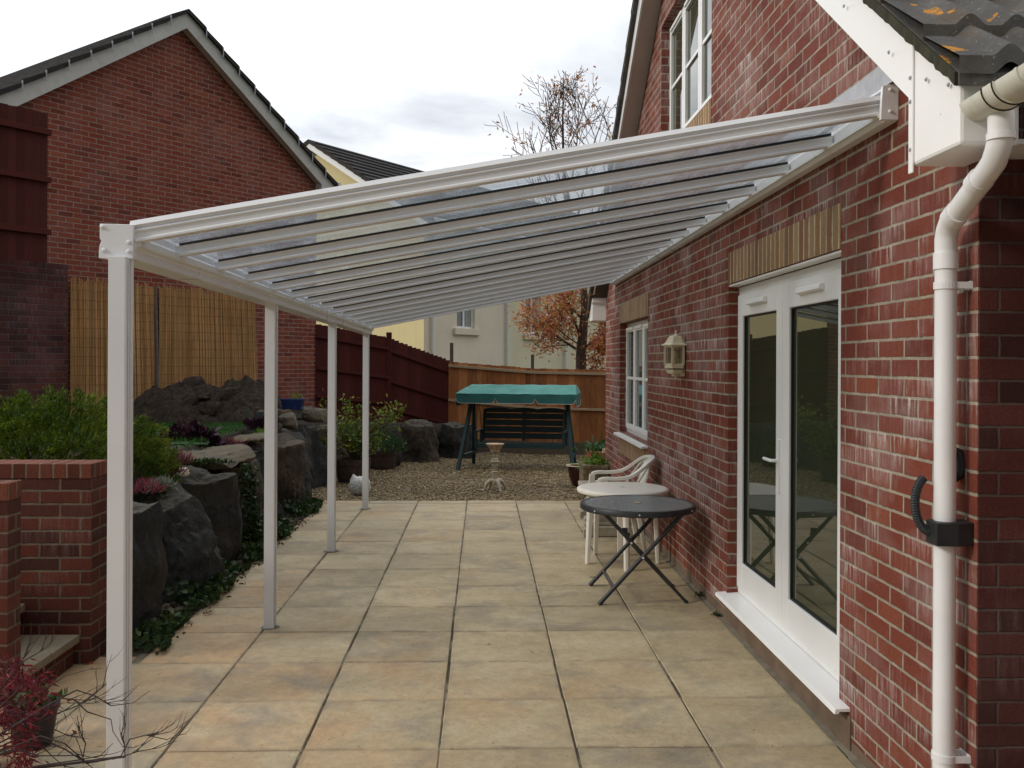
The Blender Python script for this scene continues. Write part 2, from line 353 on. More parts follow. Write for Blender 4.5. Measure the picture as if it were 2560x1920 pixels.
M['gravel']=gravel_mat('gravel_bed')
def pebble_mat():
    t=NT('pebbles'); i=t.island()
    c=t.ramp(i,[(0,(.11,.075,.034)),(.3,(.25,.175,.082)),(.7,(.38,.28,.14)),(.95,(.46,.36,.20)),(1,(.62,.56,.42))])
    return t.done(t.pbr(c,.85))
M['pebble']=pebble_mat()
def soil_mat(name,a,b,c3,scale=9,moss=None):
    t=NT(name); o=t.obj(); n=t.noise(o,scale,8,.7)
    c=t.ramp(n,[(.2,a),(.5,b),(.8,c3)])
    if moss: c=t.mix(t.mapr(t.noise(o,3.2,4,.6),.55,.64,0,.8),c,moss)
    sp=t.mapr(t.noise(o,55,2,.5),.71,.75); c=t.mix(sp,c,(.30,.28,.25))
    return t.done(t.pbr(c,.95,t.bump(t.noise(o,scale*3,6,.7),1,.05)))
M['soil']=soil_mat('dark_soil',(.012,.009,.007),(.034,.023,.017),(.075,.052,.038))
M['heap']=soil_mat('dug_soil',(.014,.009,.006),(.040,.024,.014),(.085,.052,.031),14,(.030,.036,.010))
M['lawn']=soil_mat('lawn_ground',(.014,.045,.010),(.022,.075,.014),(.035,.10,.02),20)
M['field']=soil_mat('field_ground',(.03,.05,.02),(.05,.07,.03),(.07,.09,.04),3)
def rock_mat(name,a,b,c3,warm,wa=.5):
    t=NT(name); o=t.obj(); n=t.noise(t.vscale(o,(1.4,1.4,.75)),3,8,.66,.5)
    c=t.ramp(n,[(.25,a),(.5,b),(.78,c3)])
    c=t.mix(t.mapr(t.noise(o,2.1,5,.6,.3),.48,.66,0,wa),c,warm)
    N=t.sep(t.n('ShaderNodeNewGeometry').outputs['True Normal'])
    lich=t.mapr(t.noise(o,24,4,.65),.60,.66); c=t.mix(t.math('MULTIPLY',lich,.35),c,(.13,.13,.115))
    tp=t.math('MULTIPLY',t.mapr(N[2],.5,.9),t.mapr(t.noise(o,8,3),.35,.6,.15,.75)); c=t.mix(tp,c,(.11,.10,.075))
    v=t.noise(t.vscale(o,(1,1,.25)),22,5,.7)
    nm=t.bump(t.math('ADD',t.noise(o,16,7,.75,.3),t.math('MULTIPLY',v,.8)),1,.04)
    return t.done(t.pbr(c,.82,nm,spec=.35))
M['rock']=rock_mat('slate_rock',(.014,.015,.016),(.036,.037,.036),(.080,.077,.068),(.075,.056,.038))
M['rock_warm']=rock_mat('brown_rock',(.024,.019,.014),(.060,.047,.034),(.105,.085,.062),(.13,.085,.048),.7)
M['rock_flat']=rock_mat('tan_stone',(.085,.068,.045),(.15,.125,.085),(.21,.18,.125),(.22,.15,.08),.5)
def board_mat(name,cols,grain=.5,knot=True,rough=.8,stain=None):
    t=NT(name); o=t.obj(); i=t.island()
    c=t.ramp(i,[(k/(len(cols)-1),c) for k,c in enumerate(cols)])
    g=t.noise(t.vscale(o,(14,14,.9)),6,6,.65,.6)
    c=t.mix(grain,c,t.mix(1,c,t.mapr(g,.28,.72,.55,1.35),'MULTIPLY'))
    if knot:
        k=t.mapr(t.noise(t.vscale(o,(9,9,5)),1,2),.70,.76); c=t.mix(t.math('MULTIPLY',k,.7),c,tuple(x*.25 for x in cols[0]))
    if stain: c=t.mix(t.math('MULTIPLY',t.mapr(t.noise(t.vscale(o,(2.2,2.2,1.1)),1,5,.6),.42,.68),stain[1]),c,stain[0])
    return t.done(t.pbr(c,rough,t.bump(g,.5,.006),spec=.25))
M['fence_red']=board_mat('red_stained_board',[(.060,.013,.010),(.085,.017,.012),(.075,.018,.015),(.10,.022,.015)],.4,False)
M['fence_orange']=board_mat('larch_board',[(.24,.085,.034),(.48,.185,.062),(.36,.135,.05),(.60,.26,.10)],.8,True,.8,((.13,.062,.032),.55))
M['fence_rail']=board_mat('pale_rail',[(.42,.31,.19),(.50,.38,.24)],.7)
M['reed']=board_mat('reed_stem',[(.34,.19,.07),(.70,.40,.165),(.80,.50,.235),(.57,.31,.125),(.88,.63,.36)],.35,False,.7,((.30,.17,.08),.45))
def tile_mat(name,lichen=True,col=(.075,.071,.066)):
    t=NT(name); o=t.obj(); n=t.noise(o,5,6,.65)
    c=t.ramp(n,[(.25,tuple(x*.55 for x in col)),(.5,col),(.8,tuple(x*1.9 for x in col))])
    c=t.mix(t.mapr(t.noise(o,90,2),.66,.72),c,(.20,.20,.19))
    if lichen:
        c=t.mix(t.mapr(t.noise(o,3.1,5,.6),.50,.62,0,.55),c,(.10,.065,.032))
        l=t.math('MULTIPLY',t.mapr(t.noise(o,9,2,.4),.665,.685),t.mapr(t.noise(o,50,3,.6),.36,.50)); c=t.mix(t.math('MULTIPLY',l,.95),c,(.48,.20,.012))
    return t.done(t.pbr(c,.88,t.bump(t.noise(o,70,5,.7),.6,.006),spec=.3))
M['tile']=tile_mat('old_roof_tile'); M['tile_plain']=tile_mat('dark_roof_tile',False,(.032,.030,.029)); M['tile_far']=tile_mat('brown_roof_tile',False,(.038,.033,.031))
def render_mat(name,col,d=.12):
    t=NT(name); o=t.obj()
    c=t.mix(t.mapr(t.noise(o,1.0,6,.6),.35,.7),col,tuple(x*(1-d) for x in col))
    st=t.noise(t.vscale(o,(5,5,.35)),1,5,.6); c=t.mix(t.mapr(st,.52,.74,0,.18),c,tuple(x*.68 for x in col))
    return t.done(t.pbr(c,.92,t.bump(t.noise(o,60,4),.4,.006),spec=.2))
M['render_yellow']=render_mat('yellow_render',(.70,.59,.33),.05); M['render_cream']=render_mat('cream_render',(.86,.76,.61)); M['render_green']=render_mat('pale_green_render',(.78,.71,.51))
def canvas():
    t=NT('skylit_green_canvas'); o=t.obj(); n=t.noise(o,3,4)
    c=t.mix(t.mapr(n,.35,.65),(.06,.21,.18),(.10,.28,.245)); return t.done(t.pbr(c,.75,t.bump(t.noise(t.vscale(o,(3,1,1)),3,3),.5,.03),spec=.3))
M['canvas']=canvas()  # canopy top: sky light painted in as a paler green
M['canvas_shaded']=plain('shaded_green_canvas',(.012,.095,.085),.75,.12,4,None,.1,20)  # darker copy of the canopy canvas, the valance's shade put into its colour
M['piping']=plain('pale_piping',(.45,.45,.42),.8)
# ------------------------------------------------------------------ camera, light, sky
cd=bpy.data.cameras.new('camera'); cam=bpy.data.objects.new('camera',cd); C.objects.link(cam); SC.camera=cam
cd.sensor_fit='HORIZONTAL'; cd.sensor_width=36; cd.lens=36*2268/2560; cd.shift_y=-(960-908)/2560; cd.clip_end=2000; cd.clip_start=.05
mw=Matrix.Rotation(-R(1.87),4,'Z')@Matrix.Rotation(R(90),4,'X')@Matrix.Rotation(.0045,4,'Z'); mw.translation=(0,0,1.70); cam.matrix_world=mw
S=Vector((-.86,-.26,.46)).normalized(); el=math.asin(S.z); az=math.atan2(S.x,S.y)
sd=bpy.data.lights.new('sun','SUN'); sd.energy=1.6; sd.angle=R(11); sd.color=(1,.92,.81); so=bpy.data.objects.new('sun',sd); C.objects.link(so); so.rotation_euler=S.to_track_quat('Z','Y').to_euler(); so.location=(-10,-5,12)
w=bpy.data.worlds.new('World'); SC.world=w; w.use_nodes=True; nt=w.node_tree; nt.nodes.clear()
class WT(NT):
    def __init__(s,t): s.t=t; s.out=s.n('ShaderNodeOutputWorld')
t=WT(nt); sky=t.n('ShaderNodeTexSky',sky_type='NISHITA'); sky.sun_disc=False; sky.sun_elevation=el; sky.sun_rotation=az; sky.air_density=1; sky.dust_density=2
g=t.n('ShaderNodeTexCoord').outputs['Generated']; D=t.sep(g)
zz=t.math('MAXIMUM',D[2],.0); dn=t.math('ADD',zz,.22)
pv=t.comb(t.math('DIVIDE',D[0],dn),t.math('DIVIDE',D[1],dn),0)
n1=t.noise(pv,1.15,7,.58,.35); n2=t.noise(t.vscale(pv,(1,1.3,1)),.55,4,.5)
# overcast: brighter towards the zenith and on the sunward (left) side, grey-blue bellies elsewhere
lum=t.math('ADD',t.mapr(D[2],.15,1,7.3,20.0),t.mapr(D[0],-.5,.25,4.5,-.6))
lum=t.math('ADD',lum,t.math('MULTIPLY',t.math('SUBTRACT',n2,.5),7))
lum=t.math('MULTIPLY',lum,t.mapr(D[1],-.8,.5,.34,1.12,True))
cl=t.mix(t.mapr(n1,.40,.66),(.83,.88,.96),(1.0,.995,.985)); sc=t.n('ShaderNodeVectorMath',operation='SCALE'); t.set(sc.inputs[0],cl); t.set(sc.inputs['Scale'],lum)
cl2=t.mix(1,sc.outputs[0],t.mapr(n1,.36,.60,.66,1.10),'MULTIPLY')
gap=t.mapr(t.noise(pv,1.7,6,.6,.5),.63,.72,0,.8)
colr=t.mix(gap,cl2,t.mix(1,sky.outputs[0],(1.6,1.7,1.8),'MULTIPLY'))
bg=t.n('ShaderNodeBackground'); t.set(bg.inputs[0],colr); bg.inputs[1].default_value=.10
nt.links.new(bg.outputs[0],t.out.inputs[0])
vs=SC.view_settings; SC.display_settings.display_device='sRGB'; vs.view_transform='Standard'; vs.look='None'; vs.gamma=1; vs.exposure=.08; vs.use_curve_mapping=False
SC.cycles.max_bounces=8; SC.cycles.transparent_max_bounces=24; SC.cycles.diffuse_bounces=4; SC.cycles.glossy_bounces=3
SC.cycles.caustics_reflective=False; SC.cycles.caustics_refractive=False
# ------------------------------------------------------------------ ground
def sheet(name,x0,x1,y0,y1,z,mat,kind='structure',label=None):
    b=MB(); b.add([(x0,y0,z),(x1,y0,z),(x1,y1,z),(x0,y1,z)],[(0,1,2,3)]); o=b.build(name,mat,fix=False); return tag(o,label,None,None,kind)
sheet('ground',-400,400,-400,400,-.12,M['field'])
sheet('gravel_bed',-3.2,5.5,11.0,19.5,-.03,M['gravel'])
# paving joints and slabs
sheet('paving_bed',-9,1.60,-1.5,11.22,-.0045,M['joint'])
b=MB(); X0=-1.98; 
for i in range(-9,6):
    xa=1.02+.6*(i-5)+ (0) ; xb=xa+.6
    if i==5: xb=1.597
    for j in range(-9,13):
        xa=1.02+.6*(i-5)
        ya=4.005+.583*(j-0)-.0; yb=ya+.583
        if j==12: yb=11.22
        if xb<=-1.95 and yb>5.30: 
            if ya>5.2: continue
            yb=5.30
        if xa<-1.95 and xb>-1.9 and ya>5.0: xa=-1.935
        jx=random.choice((.0035,.0045,.006,.007)); jy=random.choice((.002,.0026,.0035))
        x_a=xa+jx+random.uniform(-.002,.002); x_b=xb-jx+random.uniform(-.002,.002); y_a=ya+jy; y_b=yb-jy
        if i==-0 and False: pass
        z=random.uniform(-.0015,.0015); tl=[random.uniform(-.0012,.0012) for _ in range(4)]
        if xb<-1.9 and yb>5.31: continue
        c=.004
        v=[(x_a,y_a,-.05),(x_b,y_a,-.05),(x_b,y_b,-.05),(x_a,y_b,-.05),
           (x_a,y_a,z-c),(x_b,y_a,z-c),(x_b,y_b,z-c),(x_a,y_b,z-c),
           (x_a+c,y_a+c,z+tl[0]),(x_b-c,y_a+c,z+tl[1]),(x_b-c,y_b-c,z+tl[2]),(x_a+c,y_b-c,z+tl[3])]
        b.add(v,[(0,1,5,4),(1,2,6,5),(2,3,7,6),(3,0,4,7),(4,5,9,8),(5,6,10,9),(6,7,11,10),(7,4,8,11),(8,9,10,11)])
tag(b.build('patio',M['slab']),None,None,None,'structure')
# cement strip between paving and house wall
b=MB()
for k in range(40):
    y0=2.97+k*.222; y1=y0+.222; a=random.uniform(.0,.01)
    b.add([(1.575+a,y0,.006),(1.63,y0,.012),(1.63,y1,.012),(1.575+a,y1,.006)],[(0,1,2,3)])
tag(b.build('cement_strip',M['gate_cement'],fix=False),None,None,None,'structure')
# raised garden behind the boulders
BL=[(-2.25,5.2),(-2.28,7),(-2.32,9),(-2.40,11),(-2.45,12.6),(-2.2,14.2),(-1.5,15.7),(-.5,16.8),(.3,18.2)]
def bx(y):
    for (xa,ya),(xb,yb) in zip(BL,BL[1:]):
        if y<=yb: return xa+(xb-xa)*max(0,(y-ya))/(yb-ya)
    return BL[-1][0]
def gh(x,y):
    top=.90+.05*max(0,min(1,(y-8)/4))
    if y>13: top=.95-(y-13)*.09
    d=bx(y)-x
    if d<-.10 and (y>11.1 or x>-1.9): return -.11
    s=max(0,min(1,(d+.02)/.45)); s=s*s*(3-2*s)
    return -.02+top*s+.03*noise.noise(Vector((x*2,y*2,0)))*s
b=MB(); nx,ny=60,90; x0,x1,y0,y1=-12,.4,5.22,18.6
for j in range(ny+1):
    for i in range(nx+1):
        x=x0+(x1-x0)*(i/nx)**.55; y=y0+(y1-y0)*j/ny; b.v.append((x,y,gh(x,y)))
for j in range(ny):
    for i in range(nx): a=j*(nx+1)+i; b.f.append((a,a+1,a+nx+2,a+nx+1)); b.mi.append(0)
tag(b.build('raised_bed',M['soil'],fix=False,smooth=True),None,None,None,'structure')
b=MB()
def lawn_pt(x,y): return (x,y,gh(x,y)+.012)
xs=np.linspace(-9,-2.72,30); ys=np.linspace(8.9,12.5,24)
for y in ys:
    for x in xs: b.v.append(lawn_pt(x,y))
for j in range(23):
    for i in range(29): a=j*30+i; b.f.append((a,a+1,a+31,a+30)); b.mi.append(0)
tag(b.build('lawn',M['lawn'],fix=False,smooth=True),None,None,None,'structure')
n=9000; px=rng.uniform(-4.6,-2.75,n); py=rng.uniform(8.9,11.9,n); pz=np.array([gh(a,c) for a,c in zip(px,py)])+.01
d=rng.normal(size=(n,3))*.35; d[:,2]=1
tag(leaves('grass',np.stack([px,py,pz],1),d,rng.uniform(.03,.06,n),.007,M['grass']),'short green lawn grass beside the soil heap','grass',None,'stuff')
# pebbles
n=17000; py=11.22+6.2*rng.random(n)**1.25; px=rng.uniform(-2.3,3.2,n); ok=np.array([x>bx(y)-.1 for x,y in zip(px,py)]); px=px[ok];py=py[ok]; n=len(px)
s=rng.uniform(.007,.017,n)[:,None]; oc=np.array([(1,0,0),(-1,0,0),(0,1,0),(0,-1,0),(0,0,.7),(0,0,-.7)],float)
ang=rng.uniform(0,PI,n); Vv=oc[None]*s[:,None]*rng.uniform(.6,1.3,(n,6,1)); Vv[:,:,0]*=1.35
ca,sa=np.cos(ang)[:,None],np.sin(ang)[:,None]; X=Vv[:,:,0]*ca-Vv[:,:,1]*sa; Y=Vv[:,:,0]*sa+Vv[:,:,1]*ca
V=np.stack([X+px[:,None],Y+py[:,None],Vv[:,:,2]-.026+s*.35+.0*X],2).reshape(-1,3)
fb=np.array([(0,2,4),(2,1,4),(1,3,4),(3,0,4),(2,0,5),(1,2,5),(3,1,5),(0,3,5)]); F=(fb[None]+np.arange(n)[:,None,None]*6).reshape(-1,3)
tag(rawmesh('gravel',V,F,M['pebble']),'loose brown gravel spread between paving and fences','gravel',None,'stuff')
# ------------------------------------------------------------------ walls with openings
def wall_faces(mb,us,vs_,top,holes,put,thick):
    """grid wall in (u,v); top(u)->height; holes [(u0,u1,v0,v1)]; put(u,v,d)->3D, d = depth into the wall"""
    us=sorted(set(round(u,5) for u in us)); vs_=sorted(set(round(v,5) for v in vs_))
    idx={}; faces=[]
    def vid(u,v):
        k=(round(u,4),round(v,4))
        if k not in idx: idx[k]=len(idx)
        return idx[k]
    for a,c in zip(us,us[1:]):
        lv=[v for v in vs_ if v<min(top(a),top(c))-1e-6]
        for q,v0 in enumerate(lv):
            v1=lv[q+1] if q+1<len(lv) else None
            m=(a+c)/2
            if v1 is None: 
                ta,tc=top(a),top(c); f=[vid(a,v0),vid(c,v0)]
                if tc>v0+1e-6: f.append(vid(c,tc))
                if ta>v0+1e-6: f.append(vid(a,ta))
                if len(f)>2: faces.append(f)
            else:
                if any(h[0]<m<h[1] and h[2]<(v0+v1)/2<h[3] for h in holes): continue
                faces.append([vid(a,v0),vid(c,v0),vid(c,v1),vid(a,v1)])
    keys=sorted(idx,key=lambda k:idx[k]); N=len(keys)
    V=[put(u,v,0) for u,v in keys]+[put(u,v,thick) for u,v in keys]
    cnt={}
    for f in faces:
        for i in range(len(f)): e=(f[i],f[(i+1)%len(f)]); cnt[e]=1
    F=[tuple(f) for f in faces]+[tuple(N+i for i in reversed(f)) for f in faces]
    for e in cnt:
        if (e[1],e[0]) not in cnt: F.append((e[1],e[0],N+e[0],N+e[1]))
    mb.add(V,F)
# ---- the house on the right
XW=1.62; YN,YF=2.97,11.92; APY=7.16
def vnear(y): return 2.58+.78*(y-3.05)
def vfar(y): return 5.785-.68*(y-APY)
def htop(y): return min(vnear(y),vfar(y))+.06 if y>3.05-.1 else vnear(y)+.06
door=(4.105,5.985,.17,2.222); win=(8.90,10.70,.90,2.17); upw=(6.46,8.28,3.60,4.77)
house=thing('brick_house','red brick house with white bloom on its gable wall, along the right of the patio','house',(XW,7.4,0))
b=MB()
zc=[-.1,.17,.90,2.17,2.222,3.60,4.77]
ycut=[YN,4.105,5.985,8.90,10.70,6.46,8.28,APY,YF]
for z in zc:
    if z>2.5:
        ycut.append(3.05+(z-.06-2.58)/.78); ycut.append(APY+(5.785+.06-z)/.68)
wall_faces(b,ycut,zc,htop,[door,win,upw],lambda u,v,d:(XW+d,u,v),.25)
# return wall of the house, facing the camera, and the wing wall beyond it
b.box(6.0,6.2,YN+.22,YF,-.1,2.6); b.box(XW+.25,6.0,YF-.22,YF,-.1,2.6)
b.box(1.87,2.07,-2.0,YN,-.1,2.34)
wallo=b.build('wall',M['brick_house'],house)
b=MB(); b.box(XW+.2505,6.2,YN,YN+.22,-.1,2.40); b.box(XW+.003,XW+.25,YN-.004,YN-.001,-.1,2.374); b.build('return_wall',M['brick_old_and_shaded'],house)  # darker brick than the house: shade on this wall put into its colour
# soldier courses
for nm,(a,c,z0,z1) in (('door_lintel',(4.105-.0,5.985+.0,2.226,2.432)),('window_lintel',(8.86,10.72,2.173,2.395)),('under_sill_course',(8.90,10.70,.66,.872)),('upper_window_sill_course',(6.46,8.28,3.40,3.585))):
    bb=MB(); bb.box(XW-.004,XW+.10,a,c,z0,z1); bb.build('soldier_course',M['brick_soldier'],house)
bb=MB(); bb.box(XW-.006,XW+.1,3.97,6.02,.0,.158); bb.build('threshold_plinth',M['soilwall'],house)
bb=MB(); bb.box(XW-.003,XW+.05,YN+.004,3.96,-.02,.055); bb.box(XW-.003,XW+.05,6.03,YF-.002,-.02,.075); bb.build('stained_base',M['soilwall'],house)
# French doors
XF=XW+.07; fd=bpy.data.objects.new
def frame_rect(mb,y0,y1,z0,z1,wd,x0,x1):
    mb.box(x0,x1,y0,y0+wd,z0,z1); mb.box(x0,x1,y1-wd,y1,z0,z1); mb.box(x0,x1,y0+wd,y1-wd,z1-wd,z1); mb.box(x0,x1,y0+wd,y1-wd,z0,z0+wd)
b=MB(); frame_rect(b,4.105,5.985,.20,2.205,.055,XF,XF+.07); b.box(XW+.002,XF-.001,4.105,5.985,2.208,2.2215); fdo=b.build('french_doors',M['upvc'],house,bevel=.004)
ym=5.05
for y0,y1 in ((4.157,ym-.003),(ym+.003,5.933)):
    b=MB(); x0=XF-.022; x1=XF+.04; wd=.105
    b.box(x0,x1,y0,y0+wd,.252,2.148); b.box(x0,x1,y1-wd,y1,.252,2.148); b.box(x0,x1,y0+wd,y1-wd,2.148-.14,2.148); b.box(x0,x1,y0+wd,y1-wd,.252,.252+.17)
    lf=b.build('door_leaf',M['upvc'],fdo,bevel=.005)
    b=MB(); b.box(XF+.002,XF+.012,y0+wd,y1-wd,.42,2.01); b.build('door_pane',M['pane'],fdo)
    b=MB(); frame_rect(b,y0+wd,y1-wd,.421,2.009,.010,XF-.010,XF+.001); b.build('glazing_seal',M['rubber'],fdo)
    b=MB(); yc=(y0+y1)/2; b.prism([(XF-.022,2.105),(XF-.022,2.065),(XF-.052,2.072),(XF-.046,2.098)],lambda a,c,y=yc-.17:(a,y,c),lambda a,c,y=yc+.17:(a,y,c)); b.build('trickle_vent',M['upvc'],fdo,bevel=.003)
b=MB(); b.box(XF-.034,XF-.020,5.075,5.107,.98,1.28); b.tube([(XF-.034,5.092,1.16),(XF-.065,5.092,1.16),(XF-.072,5.105,1.16),(XF-.070,5.22,1.16)],.010,8); b.build('door_handle',M['upvc'],fdo,bevel=.004)
b=MB(); b.prism([(XF+.02,.198),(XF-.135,.188),(XF-.14,.165),(XF-.12,.165),(XF-.115,.175),(XF+.02,.175)],lambda a,c:(a,3.985,c),lambda a,c:(a,6.03,c)); b.build('door_sill',M['upvc'],fdo,bevel=.002)
# windows
def window(y0,y1,z0,z1,cas,pane,sill=True,bars=(.5,)):
    xf=XW+.085; b=MB(); frame_rect(b,y0,y1,z0,z1,.045,xf,xf+.06)
    wn=b.build('window',M['upvc'],house,bevel=.004)
    w_=(y1-y0-.09)/cas
    for k in range(cas):
        a=y0+.045+k*w_+.004; c=a+w_-.008; b=MB(); frame_rect(b,a,c,z0+.049,z1-.049,.055,xf-.02,xf+.04)
        for q in bars: zz_=z0+.049+(z1-z0-.098)*q; b.box(xf-.012,xf+.03,a+.055,c-.055,zz_-.016,zz_+.016)
        b.box(xf-.034,xf-.02,a+.06,c-.06,z1-.085,z1-.055)
        b.build('casement',M['upvc'],wn,bevel=.004)
        b=MB(); b.box(xf+.004,xf+.012,a+.055,c-.055,z0+.10,z1-.10); b.build('pane',pane,wn)
    if sill:
        b=MB(); b.prism([(xf+.04,z0-.001),(xf-.15,z0-.012),(xf-.155,z0-.034),(xf+.04,z0-.03)],lambda a,c:(a,y0-.03,c),lambda a,c:(a,y1+.03,c)); b.build('sill',M['upvc'],wn,bevel=.003)
    return wn
window(8.903,10.697,.903,2.167,3,M['pane_pale'])
window(6.463,8.277,3.603,4.767,3,M['pane'],False)
# verges and eaves
XB=1.44
def verge(fun,ya,yb,mat,w=.25):
    b=MB(); n=2; 
    def P(x,y,dz): return (x,y,fun(y)+dz)
    V=[P(XB,ya,0),P(XB,yb,0),P(XB,yb,w),P(XB,ya,w),P(XB+.018,ya,0),P(XB+.018,yb,0),P(XB+.018,yb,w),P(XB+.018,ya,w)]
    b.add(V,[(0,1,2,3),(4,7,6,5),(0,4,5,1),(1,5,6,2),(2,6,7,3),(3,7,4,0)])
    b.build('bargeboard',M['upvc'],house)
    b=MB(); V=[P(XB+.018,ya,.012),P(XB+.018,yb,.012),P(XW+.01,yb,.012),P(XW+.01,ya,.012)]; V+=[(x,y,z+.012) for x,y,z in V]
    b.add(V,[(0,1,2,3),(7,6,5,4),(0,4,5,1),(1,5,6,2),(2,6,7,3),(3,7,4,0)]); b.build('soffit',mat,house)
verge(vnear,3.052,APY,M['soffit']); verge(vfar,APY+.001,11.9,M['soffit'])
# boxed ends of the eaves
b=MB(); b.prism([(2.74,2.364),(3.05,2.364),(3.05,2.825),(2.93,2.735),(2.74,2.60)],lambda a,c:(XB-.006,a,c),lambda a,c:(XW+.0,a,c)); b.build('eaves_box',M['upvc'],house,bevel=.012)
b=MB(); b.box(XB-.014,XB-.0065,3.026,3.056,2.34,2.80); b.build('corner_trim',M['upvc'],house,bevel=.003)
b=MB()
for y,z in ((3.01,2.60),(3.01,2.47),(2.86,2.56),(2.79,2.50),(3.13,2.79),(3.55,3.13),(4.0,3.47)): b.lathe([(0,.004),(.006,.003),(.008,0)],(0,0,0),8); 
b.v=[];b.f=[];b.mi=[]
for y,z in ((3.04,2.66),(3.04,2.58),(3.04,2.42),(2.93,2.62),(2.79,2.56),(3.2,2.80),(3.6,3.12),(4.05,3.48)):
    b=MB(); b.tube([(XB-.0145,y,z),(XB-.020,y,z)],[.008,.004],8); b.build('fixing_cap',M['lead'],house)
b=MB(); b.prism([(11.9,2.50),(12.22,2.28),(12.22,2.55),(11.9,2.76)],lambda a,c:(XB-.006,a,c),lambda a,c:(XW+.12,a,c)); 
b.box(XB-.004,XW+.12,11.93,12.2,2.26,2.50); b.build('eaves_box',M['upvc'],house,bevel=.01)
b=MB(); b.box(XW+.14,6.5,2.74,2.762,2.40,2.58); b.box(XW+.0,6.5,2.765,YN-.001,2.375,2.39); b.build('fascia',M['upvc'],house)
b=MB(); b.box(XW+.02,XW+.045,-1.0,2.735,2.33,2.52); b.box(XW+.048,3.5,-1.0,2.735,2.335,2.345); b.build('wing_fascia',M['upvc'],house,bevel=.003)
# tiled roof slopes
def tiles(b,x0,x1,ye,ze,yr,zr,gauge=.31,first=.22,pitch=.150,amp=.036,flat=.10):
    L=abs(yr-ye); sgn=1 if yr>ye else -1; sl=(zr-ze)/L; edges=[0,first]
    while edges[-1]<L: edges.append(edges[-1]+gauge)
    edges[-1]=L; nx=int((x1-x0)/pitch*18)
    xs=[x0+(x1-x0)*i/nx for i in range(nx+1)]
    def prof(x):
        if x<x0+flat: return .0
        ph=((x-x0-flat)%pitch)/pitch
        return amp*(.5-.5*math.cos(2*PI*min(1,ph/.72)))**.8 if ph<.72 else 0
    for k in range(len(edges)-1):
        a,c=edges[k],edges[k+1]+.02; base=len(b.v)
        for r,(q,lift) in enumerate(((a,.0),(a,.044),(c,.004))):
            for i,x in enumerate(xs):
                jz=0.0035*noise.noise(Vector((x*9,k*3.1,0))); p=prof(x)
                z=ze+sl*q+(lift-.010 if r==0 else lift+p)+ (p if r==0 else 0)+jz
                b.v.append((x,ye+sgn*q,z))
        m=len(xs)
        for r in range(2):
            for i in range(m-1): b.f.append((base+r*m+i,base+r*m+i+1,base+(r+1)*m+i+1,base+(r+1)*m+i)); b.mi.append(0)
b=MB(); RZ=.27
tiles(b,1.392,6.4,2.665,2.555+.01,APY,2.555+.78*(APY-2.665)+.02)
tiles(b,1.392,6.4,12.25,2.30+.06,APY,5.785+RZ)
# solid under the tiles
b.prism([(2.672,2.52),(2.672,2.56),(APY,2.555+.78*(APY-2.665)+.018),(12.24,2.355),(12.24,2.31),(APY,2.555+.78*(APY-2.665)-.03)],lambda a,c:(1.396,a,c),lambda a,c:(6.4,a,c))
b.build('roof',M['tile'],house,fix=False,smooth=True)
b=MB(); 
n=90; V=[]
for k in range(n+1):
    y=2.68+k*.022; z=2.50+.78*(y-2.665); j=.006*noise.noise(Vector((y*30,0,0)))+.004*noise.noise(Vector((y*90,3,0)))
    V+=[(1.386+j,y,z+.012+j),(1.386+j,y,z+.052),(1.43,y,z+.052),(1.43,y,z+.012+j)]
F=[(3,2,1,0),tuple(4*n+q for q in range(4))]+[(4*i+q,4*i+(q+1)%4,4*i+4+(q+1)%4,4*i+4+q) for i in range(n) for q in range(4)]
b.add(V,F)
b.build('verge_mortar',M['moss'],house)
# gutter, drainpipe
gut=thing('gutter','weathered half-round white gutter running past the tiled eaves','gutter',(1.47,2.6,2.45))
b=MB(); r=.056; A=Vector((1.505,2.93,2.49)); B=Vector((1.34,.6,2.49)); dv=(B-A).normalized(); sd_=Vector((dv.y,-dv.x,0)).normalized()
n=16; V=[]
for P in (A,B):
    for rr in (r,r-.004):
        for k in range(n+1): a=PI+PI*k/n; V.append(P+sd_*math.cos(a)*rr+Vector((0,0,math.sin(a)*rr)))
m=n+1; F=[]
for k in range(n): F+= [(k,k+1,2*m+k+1,2*m+k),(m+k,3*m+k,3*m+k+1,m+k+1)]
for k in range(n): F+=[(k,m+k,m+k+1,k+1)]
F+=[(0,2*m,3*m,m),(n,m+n,3*m+n,2*m+n)]
b.add(V,F); F=[tuple(range(m))]; b.add(V[:m],F)
# stop end disc thickness and union straps
for tt,wd,ex in ((0.0,.02,.005),(.07,.012,.004),(.34,.07,.006),(.52,.012,.004),(.60,.012,.004)):
    P=A+dv*tt; Q=A+dv*(tt+wd); V=[]
    for PP in (P,Q):
        for k in range(n+1): a=PI+PI*k/n; V.append(PP+sd_*math.cos(a)*(r+ex)+Vector((0,0,math.sin(a)*(r+ex))))
    F=[(k,k+1,m+k+1,m+k) for k in range(n)]; F+=[tuple(range(m)),tuple(range(2*m-1,m-1,-1))]; b.add(V,F)
b.build('gutter_channel',M['gutter'],gut,smooth=True,fix=False)
for tt in (.085,.345,.405): 
    b=MB(); P=A+dv*tt; V=[P+sd_*math.cos(PI+PI*k/n)*(r+.0075)+Vector((0,0,math.sin(PI+PI*k/n)*(r+.0075))) for k in range(n+1)]
    b.tube(V,.0026,5); b.build('dirt_line',M['moss'],gut)
b=MB(); b.prism([(-.04,0),(.05,0),(.06,.03),(.06,.10),(-.03,.10),(-.05,.05)],lambda a,c:(1.46,2.80+a,2.53+c),lambda a,c:(1.60,2.80+a,2.53+c)); b.build('gutter_bracket',M['upvc'],gut,bevel=.01)
dp=thing('drainpipe','white round drainpipe with an offset at its top, beside the house corner','drainpipe',(1.545,3.03,0))
